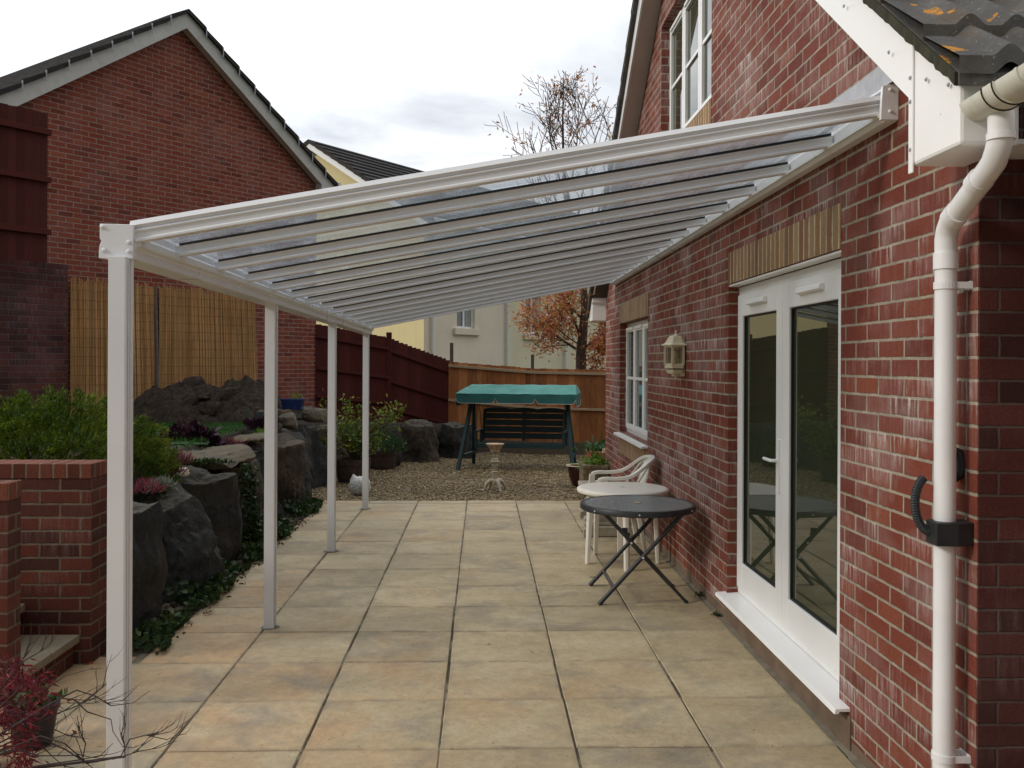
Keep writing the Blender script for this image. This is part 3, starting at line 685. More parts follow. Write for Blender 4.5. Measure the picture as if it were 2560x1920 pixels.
PX,PY=1.545,3.03; r=.0345
b=MB(); b.tube([(PX,PY,-.01),(PX,PY,2.06)],r,24); b.build('pipe',M['upvc_grey'],dp,smooth=True)
b=MB(); top=Vector((1.515,2.66,2.42)); pth=[(PX,PY,2.03),(PX,PY,2.12),(PX-.001,PY-.012,2.15),(PX-.005,PY-.04,2.175),(1.523,2.745,2.285),(1.518,2.70,2.305),(1.515,2.675,2.335),(1.515,2.66,2.37),(1.515,2.66,2.44)]
b.tube(pth,[r+.001]*9,24); b.build('offset_bend',M['upvc_grey'],dp,smooth=True)
def ring(mb,P,Q,rad): mb.tube([P,Q],rad,24)
for q_ in (((PX,PY,2.02),(PX,PY,2.075),r+.005),((PX-.006,PY-.05,2.179),(PX-.010,PY-.095,2.197),r+.005),((1.5245,2.78,2.272),(1.527,2.815,2.258),r+.005),((1.515,2.66,2.36),(1.515,2.66,2.38),r+.005)):
    b=MB(); ring(b,*q_); b.build('socket',M['upvc_grey'],dp,smooth=True)
for z in (1.965,.395):
    b=MB(); ring(b,(PX,PY,z-.012),(PX,PY,z+.012),r+.004); b.box(PX+.03,XW+.0,PY+.02,PY+.024,z-.012,z+.012); b.box(XW-.006,XW-.001,PY-.03,PY+.03,z-.014,z+.014)
    b.box(PX+.02,PX+.085,PY-.032,PY-.028,z-.011,z+.011)
    b.build('pipe_clip',M['upvc_grey'],dp,smooth=False)
wd_=thing('water_diverter','black plastic rainwater diverter box and ribbed hose clamped on the drainpipe','diverter',(PX,PY,1.14))
b=MB(); b.prism([(PX-.055,PY-.052),(PX+.015,PY-.060),(PX+.075,PY-.045),(PX+.08,PY+.03),(PX-.05,PY+.03)],lambda a,c:(a,c,1.105),lambda a,c:(a,c,1.182)); b.build('clamp_box',M['black_plastic'],wd_,bevel=.004)
b=MB(); pts=[]; rad=[]
for k in range(61):
    a=-PI*.5-PI*.86*k/60; pts.append((PX-.040+.055*math.cos(a),PY+.005+.012*k/60,1.235+.095*math.sin(a))); rad.append(.0135 if k%2 else .0155)
b.tube(pts,rad,10); b.build('hose',M['black_plastic'],wd_,smooth=False)
b=MB(); b.tube([(PX+.052,PY+.045,1.41),(PX+.068,PY+.035,1.40),(PX+.075,PY+.03,1.37),(PX+.070,PY+.03,1.335),(PX+.05,PY+.04,1.315)],[.016,.017,.018,.017,.015],10); b.build('hose_end',M['black_plastic'],wd_,smooth=True)
# wall lantern
ln=thing('wall_lantern','cream half-lantern wall light with a finial, between window and doors','wall light',(XW,7.3,1.6))
cx,cy=XW-.065,7.30
def hexlathe(mb,prof,n=6,rot=0): mb.lathe(prof,(cx,cy,0),n,rot,rot+2*PI)
b=MB(); hexlathe(b,[(.118,1.848),(.113,1.856),(.090,1.868),(.074,1.890),(.062,1.915),(.050,1.925),(.012,1.929)],6,R(0)); b.lathe([(.020,1.927),(.010,1.938),(.006,1.95),(.010,1.958),(.008,1.967),(0,1.972)],(cx,cy,0),10); b.build('lantern_roof',M['cream_metal'],ln)
b=MB(); rr=.088
for k in range(6):
    a=R(60*k); b.bar((cx+rr*math.cos(a),cy+rr*math.sin(a),1.69),(cx+rr*math.cos(a),cy+rr*math.sin(a),1.850),.016,.016)
hexlathe(b,[(.0,1.665),(.090,1.665),(.092,1.700),(.082,1.700),(.082,1.704),(0,1.704)]); 
for k in range(6):
    a=R(60*k);a2=R(60*k+60); b.bar((cx+rr*math.cos(a),cy+rr*math.sin(a),1.842),(cx+rr*math.cos(a2),cy+rr*math.sin(a2),1.842),.012,.02)
b.build('cage',M['cream_metal'],ln)
b=MB(); hexlathe(b,[(.083,1.705),(.083,1.838)]); b.build('lantern_pane',M['lamp_glass'],ln,fix=False)
b=MB(); hexlathe(b,[(0,1.60),(.030,1.602),(.036,1.618),(.070,1.625),(.078,1.645),(.080,1.655),(.0,1.655)]); b.lathe([(0,1.575),(.007,1.580),(.009,1.590),(.006,1.600),(.02,1.603)],(cx,cy,0),10); b.build('lantern_base',M['cream_metal'],ln)
b=MB(); hexlathe(b,[(.0,1.652),(.070,1.652),(.070,1.668),(0,1.668)]); b.build('shadow_gap',M['rubber'],ln)
b=MB(); b.tube([(cx,cy,1.70),(cx,cy,1.735)],.017,12); b.lathe([(.012,1.735),(.026,1.765),(.028,1.785),(.018,1.81),(0,1.82)],(cx,cy,0),12); b.build('bulb',M['cream_metal'],ln,smooth=True)
b=MB(); b.box(XW-.022,XW-.001,cy-.05,cy+.05,1.60,1.90); b.build('back_plate',M['cream_metal'],ln,bevel=.006)
# ------------------------------------------------------------------ the canopy
can=thing('patio_canopy','white lean-to canopy with clear roof panels and four posts, fixed to the brick house','canopy',(-1.35,7.0,0))
def bz(y): return 2.085-.052*(y-3.3)/7.4
PYS=[3.435,5.854,8.214,10.584]
for y in PYS:
    b=MB(); X=-1.352; zt=bz(y)+.004
    b.box(X-.031,X+.031,y-.038,y+.038,0.0,zt)
    b.box(X+.0315,X+.0345,y-.038,y-.026,0.0,zt); b.box(X+.0315,X+.0345,y-.012,y-.006,0.0,zt); b.box(X+.0315,X+.0345,y+.010,y+.038,0.0,zt)
    p=b.build('post',M['alu'],can,bevel=.003)
    b=MB(); b.lathe([(.062+random.uniform(0,.01),.0015),(.05,.006),(.0,.007)],(X+random.uniform(-.006,.006),y,0),14); b.build('mortar_collar',M['gate_cement'],p)
b=MB(); prof=[(-1.425,0),(-1.308,0),(-1.308,.034),(-1.300,.038),(-1.300,.078),(-1.318,.092),(-1.318,.124),(-1.425,.124)]
b.prism(prof,lambda a,c:(a,3.449,bz(3.30)+c),lambda a,c:(a,10.784,bz(10.74)+c)); b.build('gutter_beam',M['alu'],can,bevel=.004)
b=MB(); b.prism([(-1.302,.045),(-1.285,.050),(-1.285,.075),(-1.302,.080)],lambda a,c:(a,3.455,bz(3.3)+c),lambda a,c:(a,10.784,bz(10.74)+c)); b.build('inner_trim',M['galv'],can)
b=MB(); z=bz(3.29); b.prism([(-1.433,z+.0),(-1.307,z-.002),(-1.305,z+.127),(-1.430,z+.129),(-1.430,z+.075),(-1.423,z+.062),(-1.430,z+.050),(-1.433,z+.028)],lambda a,c:(a,3.434,c),lambda a,c:(a,3.448,c)); ep=b.build('end_plate',M['alu'],can,bevel=.002)
for x,zz_ in ((-1.420,z+.117),(-1.413,z+.030),(-1.322,z+.060),(-1.322,z+.026)):
    b=MB(); b.tube([(x,3.434,zz_),(x,3.430,zz_),(x,3.4265,zz_)],[.0085,.008,.004],10); b.build('bolt',M['alu'],can,smooth=True)
NR=14
def rb(i): return 3.47 if i==0 else 3.345+.567*i
def rw(i): return 3.54 if i==0 else 3.475+.577*i
def zb(y): return bz(y)+.064
ZWB=2.684; XBm,XWl=-1.305,1.572
for i in range(NR):
    yb,yw=rb(i),rw(i); b=MB(); hh=.046; w2=.024
    prof=[(-w2,0),(w2,0),(w2,.010),(w2-.006,.014),(w2-.006,.036),(w2,.040),(w2,hh),(-w2,hh),(-w2,.040),(-w2+.006,.036),(-w2+.006,.014),(-w2,.010)]
    b.prism(prof,lambda a,c:(XBm,yb+a,zb(yb)+c),lambda a,c:(XWl,yw+a,ZWB+c)); rf=b.build('rafter',M['alu'],can,bevel=.0015)
    b=MB()
    if i: b.prism([(-w2-.003,hh+.0005),(w2+.003,hh+.0005),(w2+.003,hh+.0105),(-w2-.003,hh+.0105)],lambda a,c:(XBm+.02,yb+a,zb(yb)+c),lambda a,c:(XWl-.01,yw+a,ZWB+c)); b.build('gasket',M['rubber'],can)
    if i==0:
        b=MB(); b.prism([(-w2+.003,hh+.0005),(-w2+.010,hh+.0005),(-w2-.004,hh+.014),(-w2+.006,hh+.034),(-w2,hh+.034),(-w2-.010,hh+.014)],lambda a,c:(XBm-.02,yb+a+.008,zb(yb)+c),lambda a,c:(XWl,yw+a+.008,ZWB+c)); b.build('edge_flashing',M['alu'],can)
for i in range(NR-1):
    y0,y1,q0,q1=rb(i)+.006,rb(i+1)-.006,rw(i)+.006,rw(i+1)-.006; hh=.0565; b=MB()
    V=[(XBm-.03,y0,zb(y0)+hh),(XBm-.03,y1,zb(y1)+hh),(XWl,q1,ZWB+hh),(XWl,q0,ZWB+hh)]; V+=[(x,y,z+.004) for x,y,z in V]
    b.add(V,[(0,1,2,3),(7,6,5,4),(0,4,5,1),(1,5,6,2),(2,6,7,3),(3,7,4,0)]); b.build('roof_panel',M['clear'],can)
b=MB(); prof=[(XW,-.03),(1.575,-.03),(1.560,-.015),(1.560,.0),(1.578,.006),(1.578,.085),(1.560,.090),(1.560,.100),(XW,.112)]
b.prism(prof,lambda a,c:(a-.0005,3.506,ZWB+c),lambda a,c:(a-.0005,rw(13)+.03,ZWB+c)); b.build('wall_plate',M['alu'],can,bevel=.002)
b=MB(); b.box(1.548,1.5595,3.508,rw(13)+.03,ZWB-.014,ZWB-.002); b.build('bright_bead',M['galv'],can)
b=MB(); b.prism([(1.548,ZWB-.028),(XW-.001,ZWB-.028),(XW-.001,ZWB+.118),(1.556,ZWB+.105),(1.551,ZWB+.04)],lambda a,c:(a,3.488,c),lambda a,c:(a,3.505,c)); b.build('end_plate',M['alu'],can,bevel=.002)
b=MB()
for z in (ZWB+.090,ZWB+.005): b.tube([(1.585,3.488,z),(1.585,3.481,z)],[.008,.004],10)
b.build('bolt',M['alu'],can)
b=MB(); n=60
for k in range(n):
    y0=3.48+7.5*k/n; y1=3.48+7.5*(k+1)/n
    f=lambda y:.008*noise.noise(Vector((y*5,1,0)))
    for (xa,za,xb,zb2) in ((1.582,ZWB+.113,XW-.006,ZWB+.135),(XW-.006,ZWB+.135,XW-.003,ZWB+.235)):
        b.add([(xa+f(y0),y0,za),(xa+f(y1),y1,za),(xb+f(y1)*.3,y1,zb2+f(y1)),(xb+f(y0)*.3,y0,zb2+f(y0))],[(0,1,2,3)])
b.build('lead_flashing',M['lead'],can,fix=False)
# ------------------------------------------------------------------ garage on the left
def gable_building(name,label,A,Bp,eave,apex,mat_wall,mat_tile,mat_barge,depth,over=.16,base=-.1,barge=.26,clips=True):
    A=Vector(A);Bp=Vector(Bp); d=Bp-A; W=d.length; ang=math.atan2(d.y,d.x)
    root=thing(name,label,'garage' if 'garage' in name else 'house',(A.x,A.y,0),ang)
    # local: x along the gable wall, +y into the building
    b=MB(); wall_faces(b,[0,W/2,W],[base,eave],lambda u:eave+(apex-eave)*(1-abs(u-W/2)/(W/2))+.0001 if True else 0,[],lambda u,v,q:(u,q,v),.22)
    b.box(0,.22,.22,depth,base,eave); b.box(W-.22,W,.22,depth,base,eave)
    b.build('wall',mat_wall,root,local=True)
    sl=(apex-eave)/(W/2); ov=.28
    for s in (0,1):
        f=(lambda x:x) if s==0 else (lambda x:W-x)
        b=MB(); 
        def pz(x): return eave+sl*x
        b.prism([(-ov,pz(-ov)),(W/2,pz(W/2)),(W/2,pz(W/2)+barge),(-ov,pz(-ov)+barge)] ,lambda a,c:(f(a),-over,c),lambda a,c:(f(a),-over+.02,c))
        b.prism([(-ov,pz(-ov)),(-ov,pz(-ov)-.16),(.03,pz(-ov)-.16),(.03,pz(.03)+.02)],lambda a,c:(f(a),-over-.004,c),lambda a,c:(f(a),-.003,c))
        b.build('bargeboard',mat_barge,root,local=True)
        b=MB(); b.prism([(-ov+.05,pz(-ov)+.06),(W/2-.0,pz(W/2)+.012),(W/2-.0,pz(W/2)+.024),(-ov+.05,pz(-ov)+.072)],lambda a,c:(f(a),-over+.02,c),lambda a,c:(f(a),-.001,c)); b.build('soffit',M['soffit'],root,local=True)
        # stepped tile courses
        b=MB(); L=W/2+ov; n=max(6,int(L/.30)); 
        for k in range(n):
            a0=-ov-.06+(L+.06)*k/n; a1=-ov-.06+(L+.06)*(k+1)/n+.0; z0=pz(a0)+barge+.0; z1=pz(a1)+barge
            b.prism([(a0,z0-.005),(a1,z1-.03),(a1,z1+.035),(a0,z0+.075)],lambda a,c:(f(a),-over-.05,c),lambda a,c:(f(a),depth+.2,c))
        # corrugation ridges seen on the slope
        b.build('roof',mat_tile,root,local=True)
        if clips:
            for k in range(1,n):
                b=MB(); a0=-ov-.06+(L+.06)*k/n; z0=pz(a0)+barge; b.box(f(a0)-.008,f(a0)+.008,-over-.062,-over-.051,z0-.10,z0+.06); b.build('verge_clip',M['lead'],root,local=True)
    return root,W
gar,GW=gable_building('brick_garage','red brick garage gable with grey-white bargeboards, left of the patio','' or (-6.53,12.26),(-3.06,16.8),4.93,6.95,M['brick_garage'],M['tile_plain'],M['barge_garage'],6.0)
GD=Vector((3.47,4.54,0)).normalized(); GA=Vector((-6.53,12.26,0)); GN=Vector((GD.y,-GD.x,0))
gm=gar
b=MB(); b.tube([(GW+.37,-.20,5.0),(GW+.37,5.9,5.0)],.05,10); b.build('garage_gutter',M['upvc_grey'],gm,local=True)
# old dark wall with fence on top, left edge
def onray(u,Y): return (u-1206)/2268*Y
P2=Vector((onray(165,11.42),11.42,0)); P1=P2-GD*3.2
ow=thing('old_brick_wall','old dark brick garden wall with crumbling top, left of the reed screens','wall',tuple(P1),math.atan2(GD.y,GD.x))
b=MB(); b.box(0,3.2,0,.24,.6,2.92); b.build('wall',M['brick_old_and_shaded'],ow,local=True)
ow2=thing('red_fence','tall red-brown boarded fence standing on the old dark brick wall','fence',tuple(P1+Vector((0,0,2.92))),math.atan2(GD.y,GD.x))
def boards(mb,p0,p1,zb0,zb1,zt0,zt1,w=.095,th=.014,nrm=(0,1,0),step=False):
    p0=Vector(p0);p1=Vector(p1); L=(p1-p0).length; n=int(L/w); d=(p1-p0).normalized(); nr=Vector((d.y,-d.x,0))
    for k in range(n):
        a=k/n; c=(k+1)/n+.12/n; m=a
        q0=p0+(p1-p0)*a; q1=p0+(p1-p0)*min(1.0,c); za=zt0+(zt1-zt0)*a+random.uniform(-.006,.006); zc_=zb0+(zb1-zb0)*a
        o1=nr*(.0 ); o2=nr*(.010)
        mb.prism([(0,0),(1,0),(1,1),(0,1)],lambda s_,t_:((q0+o1 if s_==0 else q1+o2)+Vector((0,0,zc_ if t_==0 else za))),lambda s_,t_:((q0+o1 if s_==0 else q1+o2)+nr*th+Vector((0,0,zc_ if t_==0 else za))))
b=MB(); boards(b,(0,.04,0),(3.2-.26,.04,0),0.0,0.0,1.86,1.86); b.build('fence_boards',M['fence_red'],ow2,local=True)
for z in (.38,1.03,1.62):
    b=MB(); b.box(0,2.97,-.03,.024,z-.035,z+.035); b.build('rail',M['fence_red'],ow2,local=True,bevel=.004)
# reed screens on the garage wall
def gpos(u):   # distance along garage wall for a picture column
    k=math.tan(math.atan((u-1280)/2268)+R(1.87)); return (k*GA.y-GA.x)/(GD.x-k*GD.y)
def reed(u0,u1,u1b,label):
    s0,s1,s1b=gpos(u0),gpos(u1),gpos(u1b); root=thing('reed_screen',label,'reed screen',tuple(GA+GD*s0+GN*.06+Vector((0,0,.8))),math.atan2(GD.y,GD.x),'reed screens fixed to the garage wall')
    W=s1-s0; W2=s1b-s0; H=2.08; n=int(W/.0085); V=[];F=[]
    b=MB()
    for k in range(n):
        a=(k+random.random())/n; xt=a*W+random.uniform(-.01,.01); xb_=a*W2+random.uniform(-.012,.012); h=H+random.uniform(-.05,.03)*(1 if random.random()<.8 else 1.6); y=random.uniform(-.022,.0); wd=random.uniform(.0035,.007)
        xm=(xt+xb_)/2+random.uniform(-.006,.006)
        pts=[(xb_,-.15),(xm,h/2),(xt,h)]
        base=len(b.v)
        for (x,z) in pts: b.v+=[(x-wd,y,z),(x,y-.006,z),(x+wd,y,z)]
        for r_ in range(2):
            q=base+r_*3; b.f+=[(q,q+1,q+4,q+3),(q+1,q+2,q+5,q+4)]; b.mi+=[0,0]
    b.build('reeds',M['reed'],root,local=True,fix=False)
    b=MB(); b.box(0,W,.0,.004,-.1,H-.08); b.build('backing_reeds',M['reed_back'],root,local=True)
    b=MB()
    for k in range(16): z=.02+k*.135; b.tube([(W*j/12,-.031+.003*math.sin(j*3+k),z+random.uniform(-.006,.006)) for j in range(13)],.0017,4)
    b.build('binding_wire',M['hoop'],root,local=True)
M['reed_back']=plain('shaded_reed',(.46,.29,.12),.9,.4,40)
reed(170,378,390,'left reed screen on the garage wall, between old brick wall and grey pole')
reed(392,628,641,'right reed screen on the garage wall, from grey pole to its slanted end')
pg=GA+GD*gpos(385)+GN*.10
b=MB(); b.tube([(pg.x,pg.y,.7),(pg.x-.015,pg.y,1.7),(pg.x-.045,pg.y,2.86)],[.035,.032,.026],8); tag(b.build('pole',M['pole']),'thin grey pole standing between the two reed screens','pole')
# ------------------------------------------------------------------ fences at the back
FB=Vector((-3.06,16.72,0)); FC=Vector((-.66,18.0,0)); FM=FB+(FC-FB)*.53
rf=thing('red_fence','red-brown stained board fence stepping down from the garage corner','fence',tuple(FM))
for p,q,a,c,e,f_ in ((FB,FM,.30,.25,2.40,2.17),(FM,FC,.25,.10,2.15,1.73)):
    b=MB(); boards(b,p,q,a,c,e,f_,.088); b.build('fence_boards',M['fence_red'],rf)
    for dz in (.22,.80,1.32):
        b=MB(); n_=(q-p).normalized(); nr=Vector((n_.y,-n_.x,0))*.04
        b.bar(p+nr+Vector((0,0,e-dz)),q+nr+Vector((0,0,f_-dz*.95)),.05,.055); b.build('rail',M['fence_red'],rf,bevel=.004)
b=MB(); b.box(FM.x-.05,FM.x+.05,FM.y-.06,FM.y+.02,.5,2.28); b.build('fence_post',M['fence_red'],rf,bevel=.005)
OF=[Vector((-.66,18.02,0)),Vector((1.0,17.25,0)),Vector((2.75,16.95,0)),Vector((5.2,16.95,0))]; OT=[1.72,1.60,1.575,1.575]
of=thing('timber_fence','orange-brown vertical board fence with pale top rail, behind the swing seat','fence',tuple(OF[1]))
for k in range(3):
    b=MB(); boards(b,OF[k],OF[k+1],.10,.10,OT[k],OT[k+1],.10); b.build('fence_boards',M['fence_orange'],of)
    b=MB(); nr=Vector((0,-.035,0)); b.bar(OF[k]+nr+Vector((0,0,OT[k]-.075)),OF[k+1]+nr+Vector((0,0,OT[k+1]-.075)),.05,.05); b.build('top_rail',M['fence_rail'],of,bevel=.003)
    b=MB(); b.bar(OF[k]+nr+Vector((0,0,OT[k]-.75)),OF[k+1]+nr+Vector((0,0,OT[k+1]-.75)),.05,.045); b.build('middle_rail',M['fence_rail'],of,bevel=.003)
    b=MB(); b.bar(OF[k]+Vector((0,-.06,.10)),OF[k+1]+Vector((0,-.06,.10)),.03,.24); b.build('gravel_board',M['post_wood'],of,bevel=.003)
for X,Y,z0,z1,r_ in ((onray(1129,18.05),18.07,0,2.10,.035),(onray(1331,17.35),17.33,0,1.87,.03)):
    b=MB(); b.box(X-r_,X+r_,Y-r_,Y+r_,0,z1); 
    tag(b.build('stake',M['post_wood'],bevel=.006),'weathered wooden stake '+('at the corner of the red and orange fences' if X<0 else 'rising above the middle of the orange fence'),'stake')
# ------------------------------------------------------------------ cream houses beyond
fdir=Vector((.59,.81,0)).normalized(); gdir=Vector((-.81,.59,0)).normalized()
CC=Vector((onray(1060,26),26,0))
ch=thing('cream_house','yellow and cream rendered house with dark tiled roof, beyond the fences','house',tuple(CC),math.atan2(fdir.y,fdir.x))
# local: +x along the front, +y towards the left gable; origin = corner
HG=9.0; EV=5.85; AP=8.55; LF=4.2
b=MB(); wall_faces(b,[0,HG/2,HG],[-.5,EV],lambda u:EV+(AP-EV)*(1-abs(u-HG/2)/(HG/2))+.0001,[],lambda u,v,q:(q,u,v),.25); b.build('gable_wall',M['render_yellow'],ch,local=True)
w1=[(1.53,2.44,2.75,4.1)]
b=MB(); wall_faces(b,[.01,1.53,2.44,LF],[-.5,2.75,4.1,EV],lambda u:EV,[w1[0]],lambda u,v,q:(u,-.004+q,v),.24); b.build('front_wall',M['render_cream'],ch,local=True)
def far_window(root,u0,u1,v0,v1,y0):
    b=MB(); f=.06
    b.box(u0,u0+f,y0+.10,y0+.16,v0,v1);b.box(u1-f,u1,y0+.10,y0+.16,v0,v1);b.box(u0+f,u1-f,y0+.10,y0+.16,v1-f,v1);b.box(u0+f,u1-f,y0+.10,y0+.16,v0,v0+f); m=(u0+u1)/2; b.box(m-.035,m+.035,y0+.10,y0+.16,v0+f,v1-f)
    wn=b.build('window',M['upvc'],root,local=True)
    b=MB(); b.box(u0+f,u1-f,y0+.13,y0+.14,v0+f,v1-f); b.build('pane',M['pane_pale'],wn,local=True)
    b=MB()
    for k in range(4): xx=m+.05+k*.085; b.box(xx,xx+.06,y0+.12,y0+.128,v0+f,v1-f)
    b.build('curtain',M['curtain'],wn,local=True)
    b=MB(); b.box(u0-.18,u1+.18,y0-.09,y0+.10,v0-.20,v0-.002); b.build('sill',M['render_cream'] if y0<.1 else M['upvc'],wn,local=True,bevel=.01)
far_window(ch,1.53,2.44,2.75,4.1,-.004)
rs=(AP-EV)/(HG/2)
b=MB()
for k in range(15):
    a0=-.35+(HG/2+.35)*k/15; a1=-.35+(HG/2+.35)*(k+1)/15
    b.prism([(a0,EV+rs*a0+.0),(a1,EV+rs*a1-.02),(a1,EV+rs*a1+.10),(a0,EV+rs*a0+.16)],lambda y,z:(-.25,y,z),lambda y,z:(LF+12.5,y,z))
    b.prism([(HG-a0,EV+rs*a0+.0),(HG-a1,EV+rs*a1-.02),(HG-a1,EV+rs*a1+.10),(HG-a0,EV+rs*a0+.16)],lambda y,z:(-.25,y,z),lambda y,z:(LF+9.5,y,z))
b.build('roof',M['tile_far'],ch,local=True)
b=MB(); b.prism([(-.35,EV-.35*rs-.2),(HG/2,AP-.2),(HG/2,AP+.02),(-.35,EV-.35*rs+.02)],lambda y,z:(-.22,y,z),lambda y,z:(-.19,y,z))
b.prism([(HG+.35,EV-.35*rs-.2),(HG/2+.001,AP-.2),(HG/2+.001,AP+.02),(HG+.35,EV-.35*rs+.02)],lambda y,z:(-.22,y,z),lambda y,z:(-.19,y,z)); b.box(-.21,.15,-.34,-.02,EV-.36,EV-.1); b.build('bargeboard',M['upvc'],ch,local=True)
for u in (.30,4.1):
    b=MB(); b.tube([(u,-.07,-.5),(u,-.07,EV-.1)],.045,8); b.build('downpipe',M['upvc_grey'],ch,local=True)
b=MB(); b.tube([(0,-.38,EV-.08),(LF+9.4,-.38,EV-.08)],.06,8); b.build('house_gutter',M['upvc_grey'],ch,local=True)
gh2=thing('pale_green_house','pale green rendered house behind the autumn tree','house',tuple(CC+fdir*(LF+.02)),math.atan2(fdir.y,fdir.x))
b=MB(); wall_faces(b,[.0,1.18,2.10,12.4],[-.5,2.70,4.05,EV],lambda u:EV,[(1.18,2.10,2.70,4.05)],lambda u,v,q:(u,.05+q,v),.24); b.build('front_wall',M['render_green'],gh2,local=True)
far_window(gh2,1.18,2.10,2.70,4.05,.05)
b=MB(); b.tube([(3.62,-.03,-.5),(3.62,-.03,EV-.1)],.045,8); b.build('downpipe',M['upvc_grey'],gh2,local=True)
# ------------------------------------------------------------------ rocks
def rock(name,label,c,size,seed,mat,parent=None,cuts=13,rough=.05,boxy=.55,lean=(0,0),cat='boulder',group='boulders retaining the raised garden',sub=5):
    bm=bmesh.new(); bmesh.ops.create_icosphere(bm,subdivisions=sub,radius=1); rr=random.Random(seed); o=Vector((rr.uniform(-50,50),rr.uniform(-50,50),0))
    pl=[]
    for k in range(cuts):
        nrm=Vector((rr.uniform(-1,1),rr.uniform(-1,1),rr.uniform(-.10,.22))).normalized(); pl.append((nrm,rr.uniform(.70,.97)))
    pl.append((Vector((rr.uniform(-.15,.15),rr.uniform(-.15,.15),1)).normalized(),.86))
    for v in bm.verts:
        p=v.co.copy(); m=max(abs(p.x),abs(p.y),abs(p.z)); p=p.lerp(p/m*.92,boxy)
        for nrm,dd in pl:
            q=p.dot(nrm)-dd
            if q>0: p-=nrm*q*.95
        s_=Vector((p.x*size[0],p.y*size[1],p.z*size[2]))
        nz=noise.fractal(s_*4.5+o,1.0,2.0,5)*rough+noise.noise(s_*1.6+o)*rough*1.6
        rid=(abs(noise.noise(Vector((s_.x*14,s_.y*14,s_.z*2.2))+o)))*rough*.5
        st_=noise.noise(Vector((s_.x*3.1,s_.y*3.1,s_.z*1.3))+o*1.7); q5=math.floor(st_*4.5)/4.5+max(0,(st_*4.5-math.floor(st_*4.5))-.72)/.28/4.5
        s_+=p.normalized()*(nz*.8-rid+q5*rough*2.4)
        s_.x+=lean[0]*s_.z; s_.y+=lean[1]*s_.z
        v.co=s_+Vector(c)
    me=bpy.data.meshes.new(name); bm.to_mesh(me); bm.free(); me.polygons.foreach_set('use_smooth',[True]*len(me.polygons))
    try: me.set_sharp_from_angle(angle=R(17))
    except Exception: pass
    ob=link(name,me,mat,parent)
    if label: tag(ob,label,cat,group)
    return ob
def ray(u,v,Y): return ((u-1206)/2268*Y,Y,1.7-(v-908)/2268*Y)
RK=[((-2.40,5.62,.36),(.42,.40,.46),11,'rock','smooth dark grey boulder nearest the brick steps',.0),
 ((-2.32,6.72,.34),(.38,.46,.42),22,'rock','squared grey boulder, second along from the brick steps',.0),
 ((-2.50,7.62,.40),(.42,.44,.45),35,'rock','tall split grey boulder with an ivy strand on its far side',.0),
 ((-2.50,8.80,.38),(.46,.60,.42),41,'rock_warm','brown boulder behind the ivy, under the flat tan slab',.0),
 ((-2.55,9.72,.40),(.42,.38,.46),52,'rock','dark boulder behind the second canopy post',.0),
 ((-2.45,10.45,.42),(.42,.46,.48),63,'rock_warm','brown streaked boulder right of the second canopy post',.0),
 ((-2.50,11.45,.42),(.40,.48,.46),74,'rock','blue-grey ridged boulder left of the third canopy post',.0),
 ((-2.58,12.5,.44),(.44,.5,.48),85,'rock','dark boulder behind the potted bush, left side',.0),
 ((-2.35,13.9,.34),(.42,.45,.42),96,'rock_warm','mossy boulder hidden behind the bushy shrub',.0),
 ((-1.72,15.15,.30),(.42,.36,.40),107,'rock','low boulder just right of the shrub tubs',.0),
 ((-1.12,15.95,.30),(.42,.36,.38),118,'rock_warm','rounded brown boulder beneath the red fence',.0),
 ((-.50,16.65,.26),(.36,.34,.38),129,'rock','dark boulder in the fence corner behind the swing seat',.0)]
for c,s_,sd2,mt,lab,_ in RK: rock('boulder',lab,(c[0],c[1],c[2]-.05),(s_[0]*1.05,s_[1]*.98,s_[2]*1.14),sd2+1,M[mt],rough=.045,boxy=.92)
rock('stone_slab','flat tan stone slab lying on the boulders beside the purple plant',(-2.62,8.55,.80),(.48,.66,.065),222,M['rock_flat'],rough=.02,cat='stone',group=None,boxy=.7)
rock('stone_slab','small flat tan stone at the lawn edge near the second post',(-2.52,9.85,.865),(.22,.22,.05),223,M['rock_flat'],rough=.02,cat='stone',group=None)
for k,(c,s_,mt,lab) in enumerate([((-2.75,12.15,.98),(.20,.17,.09),'rock_flat','flat rock on which the blue pot stands'),((-2.50,11.55,.95),(.17,.14,.12),'rock_flat','pale tan rock stacked left of the third post'),((-2.72,11.3,.96),(.14,.14,.14),'rock','grey rock on edge right of the soil heap'),((-2.28,12.5,.98),(.17,.15,.07),'rock_flat','flat capping rock behind the shrub leaves'),((-2.55,11.0,.90),(.15,.13,.08),'rock_warm','rusty flat rock beside the second post'),((-2.62,12.9,.98),(.25,.2,.12),'rock','dark rock at the foot of the garage corner'),((-2.95,12.0,.96),(.16,.15,.10),'rock','dark rock at the right foot of the soil heap')]):
    rock('garden_rock',lab,c,s_,300+k,M[mt],rough=.03,cat='rock',group='small rocks on the boulders',sub=3)
rock('white_stone','smooth white cobble lying by the pink heather',ray(459,1184,7.35),(.055,.055,.038),401,M['white_pebble'] if 'white_pebble' in M else M['pot_rim'],rough=.006,cat='stone',group=None,sub=3,boxy=.1)
M['white_pebble']=plain('white_cobble',(.72,.66,.56),.6,.1,12)
bpy.data.objects['white_stone'].data.materials[0]=M['white_pebble']
